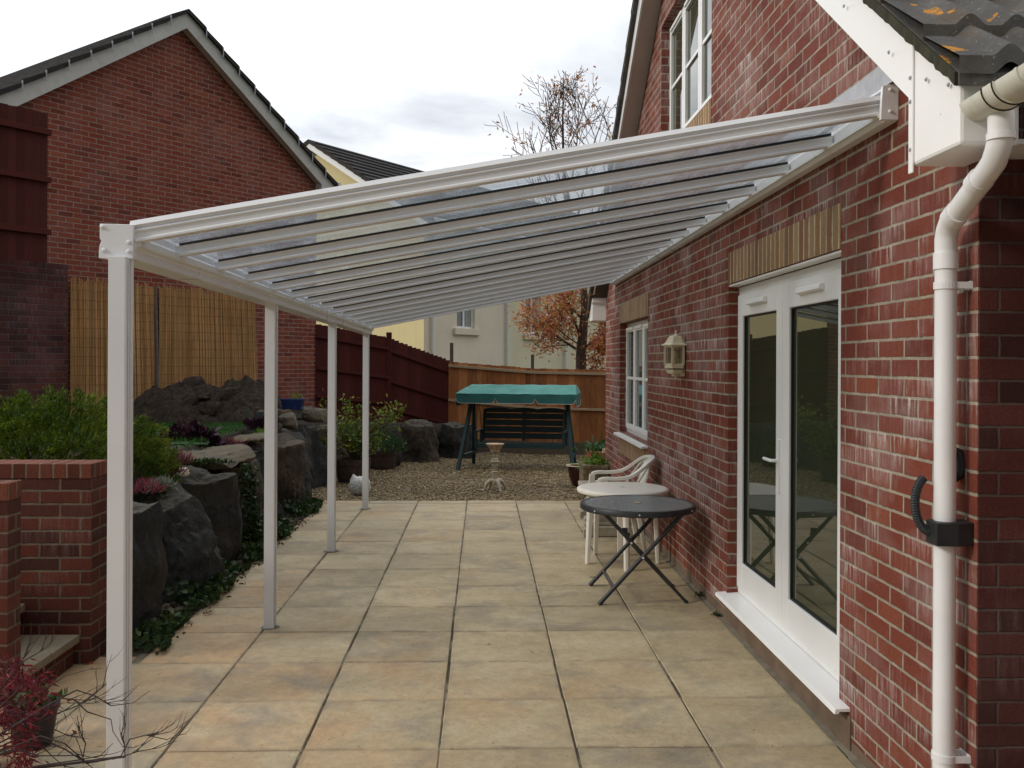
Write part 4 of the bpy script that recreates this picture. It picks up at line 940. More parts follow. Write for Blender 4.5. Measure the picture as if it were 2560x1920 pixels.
# soil heap
def heap():
    b=MB(); n=90; cxh,cyh=-3.52,12.1
    for j in range(n+1):
        for i in range(n+1):
            x=-4.9+2.6*i/n; y=11.0+2.2*j/n
            def hump(cx_,cy_,rx,ry,h): q=((x-cx_)/rx)**2+((y-cy_)/ry)**2; return h*max(0,1-q)**.8
            h=max(hump(-3.85,12.05,.95,.95,.50),hump(-3.12,12.05,.80,.9,.53),hump(-3.5,11.75,1.2,.75,.34))
            v=Vector((x,y,0)); z=gh(x,y)-.05+h*(1+.25*noise.noise(v*3))+ (noise.fractal(v*6,1,2,5)*.07+abs(noise.noise(v*13))*.06+noise.noise(v*32)*.03)*(1 if h>.02 else 0)
            if h<=0: z-=.05
            b.v.append((x,y,z))
    for j in range(n):
        for i in range(n): a=j*(n+1)+i; b.f.append((a,a+1,a+n+2,a+n+1)); b.mi.append(0)
    o=b.build('soil_heap',M['heap'],fix=False); return tag(o,'heap of dug dark soil and turf in front of the reed screens','soil heap')
heap()
cl=[]
b=MB()
for k in range(70):
    x=random.uniform(-4.3,-2.7); y=random.uniform(11.2,12.0)
    q=random.uniform(.02,.07)
# turf clods on the heap
for k,(u,v,Y,s_,lab) in enumerate([(485,960,12.0,.13,'upright clod at the left top of the soil heap'),(505,988,11.6,.14,'mossy turf clod near the left top of the soil heap'),(575,985,11.6,.14,'mossy turf clod near the right top of the soil heap'),(470,1000,11.45,.12,'dark turf clod low on the left of the soil heap'),(520,1015,11.3,.15,'turf clod in the middle of the soil heap')]):
    rock('turf_clod',lab,ray(u,v+6,Y),(s_*.9,s_*.8,s_*.35),500+k,M['heap'],rough=.055,boxy=.9,cat='clod',group='turf clods on the soil heap',sub=4,lean=(.3,.2))
# ------------------------------------------------------------------ brick garden walls and steps
gw=thing('garden_wall','low red brick garden wall with brick-on-edge top, behind the steps','wall',(-3.2,5.2,0))
b=MB(); b.box(-5.5,-2.19,5.06,5.275,-.05,1.04); b.build('wall',M['brick_garden'],gw)
b=MB(); b.box(-5.5,-2.187,5.056,5.279,1.041,1.125); b.build('coping',M['brick_cap'],gw,bevel=.004)
gw=thing('garden_wall','low red brick wall end at the left edge, in front of the steps','wall',(-3.0,4.26,0))
b=MB(); b.box(-5.5,-2.205,4.20,4.32,-.05,1.045); b.build('wall',M['brick_garden'],gw)
b=MB(); b.box(-5.5,-2.202,4.196,4.324,1.046,1.13); b.build('coping',M['brick_cap'],gw,bevel=.004)
st=thing('garden_steps','concrete-topped brick steps climbing between the two garden walls','steps',(-2.6,4.7,0))
for k in range(5):
    x1=-2.24-.30*k; z=.175*(k+1)
    b=MB(); b.box(x1-.36,x1,4.322,5.058,z-.045,z); b.build('tread',M['stone_tread'],st,bevel=.006)
    b=MB(); b.box(x1-.40,x1-.035,4.323,5.057,-.05 if k==0 else z-.176,z-.046); b.build('riser',M['brick_garden'],st)
# ------------------------------------------------------------------ plants
def blob_pts(n,c,r,shell=.55,ztop=None):
    p=unit(rng.normal(size=(n,3))); rad=(shell+(1-shell)*rng.random(n)**.6)[:,None]; return p,np.array(c)+p*rad*np.array(r)
def conifer():
    root=thing('conifer_shrub','broad feathery yellow-green conifer shrub behind the garden wall','shrub',(-3.45,6.9,.8))
    P=[];D=[];L=[]
    c0=np.array([-3.38,6.95,.80]); Rr=np.array([1.06,.85,.68])
    clumps=[]
    for k in range(380):
        d=unit(rng.normal(size=(1,3)))[0]; d[2]=abs(d[2])*1.0-.15; d/=np.linalg.norm(d)
        clumps.append((c0+d*Rr*rng.uniform(.78,.93),d))
    for cpt,d in clumps:
        ax=unit((d*np.array([1.2,1.2,.6])+np.array([.25,0,.65]))[None])[0]; ln_=rng.uniform(.10,.17)
        m=120; tt=rng.random(m)**.8; sp=rng.normal(size=(m,3))*(.048*(1.15-tt))[:,None]
        P.append(cpt+ax*(tt*ln_-ln_*.5)[:,None]+sp); D.append(ax+rng.normal(size=(m,3))*.35+unit(sp+1e-6)*.35); L.append(rng.uniform(.022,.042,m))
    P=np.concatenate(P);D=np.concatenate(D);L=np.concatenate(L)
    leaves('crown',P,D,L,L*.30,M['leaf_conifer'],root)
    q,pp=blob_pts(5000,c0-np.array([0,0,.05]),Rr*.82,.5); leaves('inner_foliage',pp,q+np.array([0,0,.6]),.07,.02,M['leaf_conifer'],root)
    b=MB()
    for k in range(9):
        a=k*.7; b.tube([(-3.4,6.95,.8),(-3.4+.25*math.cos(a),6.95+.2*math.sin(a),.95),(-3.4+.5*math.cos(a),6.95+.4*math.sin(a),1.08)],[.03,.02,.006],5)
    b.build('stem',M['bark'],root)
conifer()
def ivy():
    n=3900; y=rng.uniform(5.32,10.95,n); e=rng.random(n)**1.3; x=np.array([bx(a) for a in y]); 
    x=-1.90-.30*e+.035*np.sin(y*5)+.02*np.sin(y*13); z=.015+.11*rng.random(n)*(.3+e)
    dens=np.array([noise.noise(Vector((a*1.4,c*2.5,0))) for a,c in zip(y,x)]); k=dens>-.22; x=x[k];y=y[k];z=z[k]; m=len(x)
    d=rng.normal(size=(m,3)); d[:,2]=np.abs(d[:,2])*.7+.1
    tag(leaves('ivy',np.stack([x,y,z],1),d,rng.uniform(.035,.065,m),rng.uniform(.035,.06,m),M['leaf_ivy']),'ivy and weeds creeping along the foot of the boulders','ivy',None,'stuff')
    # strand climbing between the boulders
    root=thing('climbing_ivy','ivy strand hanging down between the tall grey and the brown boulder','ivy',(-2.1,8.15,0))
    tt=rng.random(700); P=np.stack([-2.06-.10*tt+.035*rng.normal(size=700),8.22+.05*rng.normal(size=700)+.08*tt,.10+.66*tt],1)
    d=rng.normal(size=(700,3)); d[:,0]+=.6; d[:,1]-=.5; d[:,2]-=.2
    leaves('ivy_leaves',P,d,rng.uniform(.03,.05,700),rng.uniform(.03,.045,700),M['leaf_ivy'],root)
    b=MB(); b.tube([(-2.05,8.2,0),(-2.1,8.24,.35),(-2.16,8.3,.75)],.008,5); b.build('ivy_stem',M['bark'],root)
    # leaf litter at the foot of the rocks
    n=1500; y=rng.uniform(5.3,11,n); x=rng.uniform(-2.3,-1.86,n); d=rng.normal(size=(n,3)); d[:,2]*=.2
    tag(leaves('leaf_litter',np.stack([x,y,np.full(n,.012)],1),d,rng.uniform(.02,.04,n),.02,M['leaf_litter']),'brown dead leaves and bark scattered under the ivy','leaf litter',None,'stuff')
M['leaf_litter']=leafmat('dead_leaf',[(0,(.04,.025,.015)),(.7,(.10,.06,.03)),(1,(.20,.11,.05))],.1,.8)
ivy()
def clump(name,label,c,r,n,mat,l,wd,up=.6,cat='plant',group=None,shell=.4):
    root=thing(name,label,cat,tuple(c),0,group); p=unit(rng.normal(size=(n,3))); p[:,2]=np.abs(p[:,2]); rad=(shell+(1-shell)*rng.random(n))[:,None]
    P=np.array(c)+p*rad*np.array(r); d=p+rng.normal(size=(n,3))*.5; d[:,2]+=up
    leaves('foliage',P,d,rng.uniform(l*.7,l*1.3,n),rng.uniform(wd*.7,wd*1.3,n),mat,root)
    b=MB()
    for k in range(5): a=k*1.3; b.tube([tuple(c),(c[0]+r[0]*.6*math.cos(a),c[1]+r[1]*.6*math.sin(a),c[2]+r[2]*.6)],[.008,.004],4)
    b.build('stem',M['bark_dark'],root); return root
clump('heuchera','large dark purple heuchera behind the flat tan slab',(-2.98,9.25,.84),(.33,.24,.22),420,M['leaf_heuchera'],.075,.075,.3)
clump('heuchera','smaller dark purple heuchera at the right of the lawn',(-2.60,10.6,.92),(.20,.16,.11),170,M['leaf_heuchera'],.06,.06,.3)
for k,(c,lab,r) in enumerate([(ray(454,1165,7.75),'pink heather tuft in front of the flat tan slab',(.10,.09,.11)),(ray(425,1192,7.1),'pink heather spreading left of the white cobble',(.15,.10,.07)),(ray(578,1122,9.55),'pale pink heather right of the purple plant',(.16,.12,.08)),(ray(365,1240,6.3),'dark red heather above the nearest boulder',(.12,.12,.09))]):
    clump('heather',lab,c,r,260,M['leaf_heather'],.055,.006,1.2,group='heathers among the boulders')
clump('silver_plant','silver-leaved rockery plant below the pink heather',ray(405,1222,6.6),(.10,.09,.06),240,M['leaf_grey'],.045,.006,1.0)
clump('rockery_plant','low green creeping plant along the flat tan slab',ray(520,1162,8.0),(.24,.05,.03),260,M['leaf_ivy'],.03,.02,.4)
clump('rockery_plant','pale green tuft beside the second canopy post, by the lawn',ray(655,1100,10.2),(.08,.08,.09),120,M['leaf_green'],.06,.012,1.0)
def rock_soil():
    n=2600; y=rng.uniform(5.35,9.4,n); x=-2.42-rng.random(n)*.9; z=np.array([gh(a,c) for a,c in zip(x,y)])
    d=rng.normal(size=(n,3)); d[:,2]=np.abs(d[:,2])*.6
    tag(leaves('ground_cover',np.stack([x,y,z],1),d,rng.uniform(.02,.05,n),.014,M['leaf_deep']),'sparse dark ground cover plants on the raised bed','ground cover',None,'stuff')
rock_soil()
# bush in tub
def tub(c,r,h,label):
    root=thing('barrel_tub',label,'planter',tuple(c)); b=MB(); n=22
    for k in range(n):
        a0=2*PI*k/n+.008;a1=2*PI*(k+1)/n-.008
        for (r0,z0),(r1,z1) in (((r*.86,0),(r*.97,h*.5)),((r*.97,h*.5),(r,h))):
            V=[(c[0]+rr*math.cos(a),c[1]+rr*math.sin(a),c[2]+zz) for rr,zz in ((r0,z0),(r1,z1)) for a in (a0,a1)]+[(c[0]+(rr-.02)*math.cos(a),c[1]+(rr-.02)*math.sin(a),c[2]+zz) for rr,zz in ((r0,z0),(r1,z1)) for a in (a0,a1)]
            b.add(V,[(0,1,3,2),(5,4,6,7),(0,2,6,4),(1,5,7,3),(2,3,7,6),(0,4,5,1)])
    b.build('staves',M['barrel'],root)
    b=MB()
    for z,rr in ((.18*h,r*.91),(.78*h,r*.995)): b.lathe([(rr,z-.014),(rr+.005,z-.014),(rr+.006,z+.014),(rr,z+.014)],c,24)
    b.build('hoop',M['hoop'],root)
    b=MB(); b.lathe([(0,h*.84),(r*.93,h*.82)],c,20); b.build('potting_soil',M['soil'],root,fix=False); return root
tub((-1.86,13.15,-.02),.25,.33,'front oak half-barrel tub holding the yellow-green shrub')
tub((-1.62,14.75,-.02),.23,.31,'rear oak half-barrel tub, right of the last canopy post')
def shrub():
    root=thing('leafy_shrub','loose yellow-green shrub growing in the front barrel tub','shrub',(-1.86,13.15,.3)); b=MB(); P=[];D=[]; rr=random.Random(5)
    base=Vector((-1.86,13.15,.25))
    tips=[]
    for k in range(34):
        a=rr.uniform(0,2*PI); e=rr.uniform(.15,1); t=Vector((base.x+.62*e*math.cos(a),base.y+.42*e*math.sin(a),rr.uniform(.62,1.24)-.14*e))
        if k<5: t=Vector((-1.25+rr.uniform(-.10,.08),13.1,1.03+rr.uniform(-.15,.08)))
        if k in (5,6): t=Vector((-2.25,13.1,1.12))
        m=(base+t)/2+Vector((rr.uniform(-.06,.06),rr.uniform(-.06,.06),.10)); b.tube([base,m,t],[.011,.007,.003],5)
        for q in range(46):
            f=rr.uniform(.38,1.05); p=(base*(1-f)**2+m*2*f*(1-f)+t*f*f); P.append(p+Vector((rr.gauss(0,.055),rr.gauss(0,.055),rr.gauss(0,.055)))); D.append((rr.gauss(0,.7),rr.gauss(0,.7),rr.gauss(.35,.5)))
    b.build('stem',M['bark'],root); n=len(P)
    leaves('foliage',np.array([tuple(p) for p in P]),np.array(D),rng.uniform(.045,.075,n),rng.uniform(.025,.04,n),M['leaf_bush'],root)
shrub()
clump('dark_fern','dark green fern growing between the tubs and the rear boulders',(-1.42,14.5,.28),(.25,.2,.25),420,M['leaf_deep'],.07,.02,.6)
# ------------------------------------------------------------------ autumn tree
def tree():
    root=thing('autumn_tree','slender tree with orange and red leaves below and bare twigs above, behind the orange fence','tree',(2.10,19.5,0))
    rr=random.Random(12); tb=MB(); P=[];D=[];L=[]
    def br(p,d,ln,rad,lev,bend):
        n=6; pts=[p.copy()]; rs=[rad]; dd=d.normalized()
        for k in range(n):
            dd=(dd+Vector((rr.gauss(0,.06),rr.gauss(0,.06),rr.gauss(0,.04)))+Vector((0,0,bend))).normalized(); pts.append(pts[-1]+dd*ln/n); rs.append(max(.0065,rad*(1-.80*(k+1)/n)))
        tb.tube(pts,rs,7 if lev==0 else (5 if lev<2 else 3),False)
        for k in range(1,n+1):
            q=pts[k]
            dens= 2.3 if q.z<4.0 else (2 if q.z<4.5 else .45)
            if q.x>1.9 and q.z<2.6: dens*=1.4
            if lev>=1:
                c_=int(dens*1.7) if rr.random()<.9 else 0
                if dens<1: c_=rr.choice([0]*34+[6])
                for _ in range(c_):
                    P.append(q+Vector((rr.gauss(0,.11),rr.gauss(0,.11),rr.gauss(0,.10)))); D.append((rr.gauss(0,.8),rr.gauss(0,.8),rr.gauss(-.35,.5))); L.append(rr.uniform(.07,.13))
        if lev<3:
            cnt={0:0,1:7,2:6}[lev]
            for k in range(cnt):
                f=.22+.75*k/cnt+rr.uniform(-.04,.04); i=min(n-1,int(f*n)); q=pts[i].lerp(pts[i+1],f*n-i)
                ax=(pts[i+1]-pts[i]).normalized(); sd3=ax.cross(Vector((rr.gauss(0,1),rr.gauss(0,1),rr.gauss(0,1)))).normalized()
                br(q,ax*.72+sd3*.68,ln*(.48-.12*f)*rr.uniform(.8,1.2),max(.004,rs[i]*.5),lev+1,.05)
    tr=[Vector(v) for v in ((2.10,19.5,0),(2.12,19.5,1.2),(2.12,19.5,1.9),(2.20,19.5,2.9),(2.12,19.5,3.9),(1.88,19.5,4.9),(1.72,19.5,5.9),(1.70,19.5,7.0),(1.72,19.5,7.9))]
    tb.tube(tr,[.14,.12,.115,.085,.07,.05,.034,.02,.006],9)
    for q,d,ln,rad in [((2.12,19.5,1.95),(-1,0,.6),1.45,.035),((2.13,19.5,2.0),(.9,-.2,.5),1.3,.03),((2.15,19.5,2.2),(-.5,-.3,1),1.5,.035),((2.18,19.5,2.6),(-.7,.2,.75),1.45,.03),((2.2,19.5,2.9),(.6,.1,.8),1.7,.03),((2.17,19.5,3.2),(-.6,-.1,.8),1.6,.03),((2.14,19.5,3.7),(-.55,.1,.9),2.6,.035),((2.12,19.5,3.9),(.38,0,1),3.3,.04),((2.0,19.5,4.4),(-.5,0,.9),2.6,.03),((1.95,19.5,4.6),(.3,.1,1),2.8,.028),((1.85,19.5,5.0),(-.42,-.1,1),2.3,.028),((1.8,19.5,5.3),(.42,.1,1),2.2,.022),((1.74,19.5,5.8),(-.4,0,1),1.7,.018),((1.72,19.5,6.1),(.45,0,1),1.5,.016),((1.70,19.5,6.6),(-.3,0,1),1.1,.012),((1.7,19.5,7.0),(.3,0,1),.9,.010),((2.12,19.5,1.7),(.5,-.5,.3),1.0,.02),((2.12,19.5,2.1),(-.9,-.4,.25),1.0,.02)]:
        br(Vector(q),Vector(d),ln,rad,1,.06)
    tb.build('trunk',M['bark'],root,smooth=True,fix=False)
    L=np.array(L); leaves('crown',np.array([tuple(p) for p in P]),np.array(D),L,L*.36,M['leaf_autumn'],root)
tree()
# ------------------------------------------------------------------ foreground maple and pot
def maple():
    root=thing('japanese_maple','red Japanese maple with bare dark twigs reaching over the paving, bottom left','shrub',(-1.95,2.95,0)); rr=random.Random(3); b=MB(); P=[];D=[]
    b.tube([(-1.98,2.95,0),(-1.95,2.96,.15),(-1.86,3.0,.30)],[.022,.018,.014],7)
    o=Vector((-1.86,3.0,.30)); leafb=[]
    def tw(pts,r0,kids,lev=0):
        kids=int(kids*.6+.3)
        pts=[Vector(p) for p in pts]; n=len(pts); b.tube(pts,[r0*(1-.7*k/(n-1)) for k in range(n)],5)
        for k in range(kids):
            f=rr.uniform(.25,1)*(n-1); i=min(n-2,int(f)); q=pts[i].lerp(pts[i+1],f-i); ax=(pts[i+1]-pts[i]).normalized(); 
            d=(ax*.9+Vector((rr.uniform(-.5,.7),rr.uniform(-.5,.3),rr.uniform(-.1,.9)))).normalized(); ln_=rr.uniform(.05,.15)*(1 if lev==0 else .55)
            q2=q+d*ln_*.5; q3=q2+(d+Vector((rr.uniform(-.3,.3),0,rr.uniform(0,.6)))).normalized()*ln_*.5
            if lev<2: tw([q,q2,q3],r0*.55,rr.choice([1,2,3]) if lev==0 else rr.choice([0,1,1]),lev+1)
            else: b.tube([q,q2,q3],[r0*.5,r0*.4,r0*.3],4)
    for u0,v0,pa in [(150,1755,[(185,1760),(215,1790),(275,1810),(280,1840),(305,1880)]),(120,1770,[(190,1735),(235,1750),(275,1775),(300,1772),(330,1768),(372,1738)]),(110,1860,[(165,1885),(215,1920),(300,1905),(345,1890),(395,1882),(440,1865)]),(60,1860,[(110,1880),(135,1905),(170,1935)]),(100,1850,[(160,1870),(205,1910),(250,1900),(280,1870)]),(300,1903,[(322,1860),(362,1850),(415,1862),(445,1850)]),(150,1790,[(190,1775),(235,1745),(262,1722)]),(45,1680,[(60,1650),(78,1610)]),(60,1660,[(95,1640),(125,1615)]),(60,1720,[(110,1735),(160,1700),(230,1680)]),(40,1880,[(90,1900),(190,1900),(240,1940),(330,1950)]),(205,1910,[(212,1870),(200,1845),(190,1800)]),(310,1905,[(308,1870),(300,1845),(310,1825)]),(80,1840,[(130,1830),(170,1850),(210,1838)])]:
        Y=2.98+rr.uniform(-.08,.08); pts=[ray(u0,v0,Y)]+[ray(u,v,Y+rr.uniform(-.03,.03)) for u,v in pa]; tw([o.lerp(Vector(pts[0]),.5)]+pts,.0031,7)
    b.build('branches',M['bark_dark'],root)
    pts=[]
    for k in range(2600):
        u=rr.gauss(35,62); v=rr.uniform(1650,1960)
        lim=135 if 1690<v<1790 else (70 if v<1690 else 85)
        if u>lim: 
            if rr.random()<.93: continue
        Y=3.06+rr.gauss(0,.10); p=Vector(ray(u,v,Y)); dd=noise.noise(p*9)
        if dd<-.12: continue
        P.append(p); D.append((rr.gauss(.2,.7),rr.gauss(0,.6),rr.gauss(-.45,.5)))
    n=len(P); leaves('foliage',np.array([tuple(p) for p in P]),np.array(D),rng.uniform(.025,.05,n),rng.uniform(.004,.009,n),M['leaf_red'],root)
maple()
pt=thing('flower_pot','small dark plastic pot with green leaves behind the red maple','plant pot',(-1.98,4.02,0))
b=MB(); b.lathe([(.075,0),(.10,.16),(.108,.16),(.108,.185),(.095,.185),(.09,.15),(0,.15)],(-1.98,4.02,0),20); b.build('pot',M['black_plastic'],pt,smooth=True)
P=np.array([-1.98,4.02,.19])+rng.normal(size=(160,3))*np.array([.045,.045,.02]); leaves('foliage',P,rng.normal(size=(160,3))+np.array([.2,0,.3]),.045,.022,M['leaf_deep'],pt)
pt=thing('flower_pot','terracotta pot standing left of the dark plastic pot','plant pot',(-2.12,3.72,0))
b=MB(); b.lathe([(.09,0),(.13,.20),(.145,.20),(.145,.245),(.12,.245),(.115,.19),(0,.19)],(-2.12,3.72,0),20); b.build('pot',M['terracotta'],pt,smooth=True)
# fallen leaves
for k,(u,v) in enumerate([(526,1537),(568,1497),(610,1463),(1488,1444),(1330,1631),(1216,1613)]):
    Y=3856/(v-908); c=Vector(((u-1206)/2268*Y,Y,.006)); P=np.array([tuple(c)]*5)+rng.normal(size=(5,3))*np.array([.012,.012,.0]); d=rng.normal(size=(5,3)); d[:,2]=.15
    s_=.045 if k<4 else .015
    tag(leaves('fallen_leaf',P,d,s_,s_*.3,M['leaf_fallen'] if 'leaf_fallen' in M else M['leaf_litter']),['curled dark red leaf on the paving near the second post','small curled leaf on the paving above the dark red one','dark leaf on the paving beside the ivy edge','reddish leaf on the paving by the white table','tiny dark fleck on the paving in the middle','tiny dark fleck on the paving left of the middle'][k],'leaf')
# weeds at wall foot
for lab,(x,y) in (('small green weed where the wall meets the paving, left of the doors',(1.585,6.10)),('tiny weed at the wall foot beside the black table',(1.585,6.62))):
    clump('weed',lab,(x,y,.01),(.04,.04,.02),40,M['leaf_ivy'],.022,.008,.2)
# ------------------------------------------------------------------ furniture
# black folding table
bt=thing('folding_table','round black folding table with rippled glass top, nearest the camera','table',(1.145,6.68,0)); tc_=(1.147,6.68)
b=MB(); b.lathe([(.392,.676),(.418,.676),(.422,.670),(.422,.640),(.416,.634),(.404,.634),(.404,.668),(.392,.668)],(tc_[0],tc_[1],0),72,closed=False)
V=b.v; m=72; nb=len(b.v)//m
for k in range(m): b.f.append(((nb-1)*m+k,(nb-1)*m+(k+1)%m,(k+1)%m,k)); b.mi.append(0)
b.build('rim',M['dark_steel'],bt,smooth=True)
b=MB(); b.lathe([(0,.669),(.3915,.669),(.3915,.675),(0,.675)],(tc_[0],tc_[1],0),72); b.build('glass_top',M['table_glass'],bt,smooth=False)
b=MB(); b.lathe([(0,.6755),(.021,.6755),(.030,.6775),(.026,.679),(.016,.6785),(0,.678)],(tc_[0],tc_[1],0),20); b.build('parasol_ring',M['pot_rim'],bt,smooth=True)
b=MB()
for a in (R(215),R(325),R(145),R(35),R(262)): b.tube([(tc_[0]+.421*math.cos(a),tc_[1]+.421*math.sin(a),.655),(tc_[0]+.427*math.cos(a),tc_[1]+.427*math.sin(a),.655)],.006,8)
b.build('rivet',M['galv'],bt)
for y in (6.40,6.95):
    b=MB(); b.tube([(.835,y,.012),(1.42,y,.645)],.0155,12); b.tube([(.845,y,.022),(.828,y,.003)],.0175,10); b.build('leg',M['dark_steel'],bt,smooth=True)
for y in (6.445,6.905):
    b=MB(); b.bar((1.452,y,.012),(.86,y,.645),.022,.026,(0,1,0)); b.bar((1.34,y,.130),(1.03,y,.462),.026,.036,(0,1,0)); b.tube([(1.452,y,.014),(1.462,y,.002)],.016,10); b.build('leg',M['dark_steel'],bt,bevel=.003)
b=MB(); b.tube([(.93,6.40,.115),(.93,6.95,.115)],.010,8); b.tube([(1.36,6.445,.11),(1.36,6.905,.11)],.010,8); b.tube([(1.135,6.39,.335),(1.135,6.96,.335)],.008,8); b.build('cross_bar',M['dark_steel'],bt,smooth=True)
b=MB(); b.box(1.00,1.035,6.425,6.455,.50,.535); b.tube([(.985,6.425,.53),(1.045,6.425,.485)],.012,8); b.build('catch',M['dark_steel'],bt,bevel=.003)
b=MB(); 
for p in ((1.135,6.385,.335),(1.06,6.43,.43)): b.tube([p,(p[0],p[1]-.006,p[2])],.008,8)
b.build('pivot_bolt',M['galv'],bt)
# white resin table
wt=thing('resin_table','round white plastic garden table behind the black folding table','table',(1.2,7.74,0)); wc=(1.2,7.74)
b=MB(); b.lathe([(0,.648),(.36,.648),(.378,.645),(.388,.636),(.390,.622),(.384,.610),(.372,.606),(.368,.612),(.34,.626),(0,.628)],(wc[0],wc[1],0),64); b.build('tabletop',M['plastic_white'],wt,smooth=True)
b=MB(); b.lathe([(0,.6485),(.012,.6485),(.014,.650),(.020,.6495),(.021,.6485)],(wc[0],wc[1],0),16); b.build('parasol_hole',M['lead'],wt)
for a in (185,268,-3,85):
    a=R(a); rr_=.30; x,y=wc[0]+rr_*math.cos(a),wc[1]+rr_*math.sin(a); xt,yt=wc[0]+.27*math.cos(a),wc[1]+.27*math.sin(a)
    b=MB(); ca,sa_=math.cos(a),math.sin(a)
    def sec(x,y,z,s_): return [(x+ca*p-sa_*q,y+sa_*p+ca*q,z) for p,q in ((-s_*.6,-s_),(s_*.5,-s_),(s_,-s_*.5),(s_,s_*.5),(s_*.5,s_),(-s_*.6,s_))]
    V=sec(x,y,.0,.022)+sec(xt,yt,.615,.034); b.add(V,[(5,4,3,2,1,0),(6,7,8,9,10,11)]+[(k,(k+1)%6,6+(k+1)%6,6+k) for k in range(6)]); b.build('leg',M['plastic_white'],wt,bevel=.004)
# white chair facing the patio, back towards the wall
wch=thing('plastic_chair','white plastic armchair pushed against the brick wall behind the tables','chair',(1.25,8.36,0))
cyc=8.36; hw=.245
def armz(t_): return t_
b=MB()
# continuous arm/back rail : near arm front -> back -> far arm front
path=[]; 
for s_,ys in ((-1,None),):
    pass
pts=[(1.04,-hw,.655),(1.10,-hw,.672),(1.22,-hw-.005,.672),(1.33,-hw+.0,.690),(1.42,-hw+.015,.745),(1.49,-hw+.05,.800),(1.54,-hw+.11,.830),(1.565,0,.842)]
pts=pts+[(x,-y,z) for x,y,z in pts[-2::-1]]
def band(mb,pts,w0,th):
    n=len(pts); V=[]
    for i,p in enumerate(pts):
        p=Vector(p); d=(Vector(pts[min(i+1,n-1)])-Vector(pts[max(i-1,0)])).normalized(); sx=d.cross(Vector((0,0,1))).normalized(); up=sx.cross(d)
        w_=w0[i] if isinstance(w0,list) else w0
        for a,c in ((-w_/2,-th/2),(w_/2,-th/2),(w_/2,th/2),(-w_/2,th/2)): q=p+sx*a+up*c; V.append((q.x,cyc+q.y,q.z))
    F=[(3,2,1,0),tuple(4*(n-1)+k for k in range(4))]
    for i in range(n-1):
        for k in range(4): F.append((4*i+k,4*i+(k+1)%4,4*i+4+(k+1)%4,4*i+4+k))
    mb.add(V,F)
def smooth_path(p,k=3):
    out=[]; p=[Vector(q) for q in p]
    for i in range(len(p)-1):
        a=p[max(0,i-1)];b_=p[i];c_=p[i+1];d_=p[min(len(p)-1,i+2)]
        for j in range(k):
            t_=j/k; out.append(.5*((2*b_)+(-a+c_)*t_+(2*a-5*b_+4*c_-d_)*t_*t_+(-a+3*b_-3*c_+d_)*t_**3))
    out.append(p[-1]); return out
band(b,smooth_path(pts,4),.050,.030); b.build('arm_rail',M['plastic_white'],wch,bevel=.006)
b=MB()
for k in range(7):
    f=-1+2*k/6; yt=f*.165; b_w=.046
    xt=1.555-.035*f*f; zt=.835-.03*f*f
    band(b,smooth_path([(1.395-.01*f*f,f*.14,.415),(1.44,f*.15,.52),(1.50,f*.158,.68),(xt,yt,zt)],3),b_w,.009)
b.build('backrest',M['plastic_white'],wch,bevel=.003)
for s_ in (-1,1):
    b=MB(); band(b,smooth_path([(1.22,s_*(hw-.03),.425),(1.27,s_*(hw-.02),.47),(1.35,s_*(hw-.02),.56),(1.43,s_*(hw-.045),.68),(1.50,s_*(hw-.09),.78)],3),.04,.012); b.build('side_panel',M['plastic_white'],wch,bevel=.004)
b=MB(); b.prism([(1.03,-.22),(1.05,-.24),(1.36,-.19),(1.40,-.15),(1.40,.15),(1.36,.19),(1.05,.24),(1.03,.22)],lambda a,c:(a,cyc+c,.40-.03*(a-1.03)/.37),lambda a,c:(a,cyc+c,.420-.03*(a-1.03)/.37)); b.build('seat',M['plastic_white'],wch,bevel=.008)
for s_ in (-1,1):
    b=MB(); V=[]
    for x,y,z,s2 in ((1.015,s_*.262,.0,.016),(1.028,s_*.255,.40,.024),(1.045,s_*.245,.655,.026)): V+=[(x-s2,cyc+y-s2,z),(x+s2,cyc+y-s2*.6,z),(x+s2,cyc+y+s2*.6,z),(x-s2,cyc+y+s2,z)]
    b.add(V,[(3,2,1,0),(8,9,10,11)]+[(4*i+k,4*i+(k+1)%4,4*i+4+(k+1)%4,4*i+4+k) for i in range(2) for k in range(4)]); b.build('leg',M['plastic_white'],wch,bevel=.004)
    b=MB(); V=[]
    for x,y,z,s2 in ((1.47,s_*.235,.0,.015),(1.40,s_*.19,.41,.024)): V+=[(x-s2,cyc+y-s2,z),(x+s2,cyc+y-s2,z),(x+s2,cyc+y+s2,z),(x-s2,cyc+y+s2,z)]
    b.add(V,[(3,2,1,0),(4,5,6,7)]+[(k,(k+1)%4,4+(k+1)%4,4+k) for k in range(4)]); b.build('leg',M['plastic_white'],wch,bevel=.004)
# stone bench and plinth by the wall
sb=thing('stone_bench','weathered stone bench with scrolled supports, half hidden behind the white table','bench',(1.35,10.1,0))
b=MB(); b.box(1.08,1.42,9.40,10.22,.335,.385); b.build('seat',M['stone_bench'],sb,bevel=.012)
for y in (9.60,10.02):
    b=MB(); sc_=[(-.16,0),(-.16,.075),(-.12,.085),(-.115,.12),(-.13,.15),(-.105,.20),(-.07,.24),(-.08,.29),(-.12,.31),(-.15,.333),(.15,.333),(.12,.31),(.08,.29),(.07,.24),(.105,.20),(.13,.15),(.115,.12),(.12,.085),(.16,.075),(.16,0)]
    b.prism(sc_,lambda a,c:(1.24+a,y-.06,c),lambda a,c:(1.24+a,y+.06,c)); b.build('support',M['stone_bench'],sb,bevel=.008)
pl=thing('stone_plinth','stepped square stone plinth between the white table and the bench','plinth',(1.3,9.05,0))
b=MB(); b.box(1.07,1.50,8.90,9.26,0,.10); b.build('foot',M['stone_bench'],pl,bevel=.012)
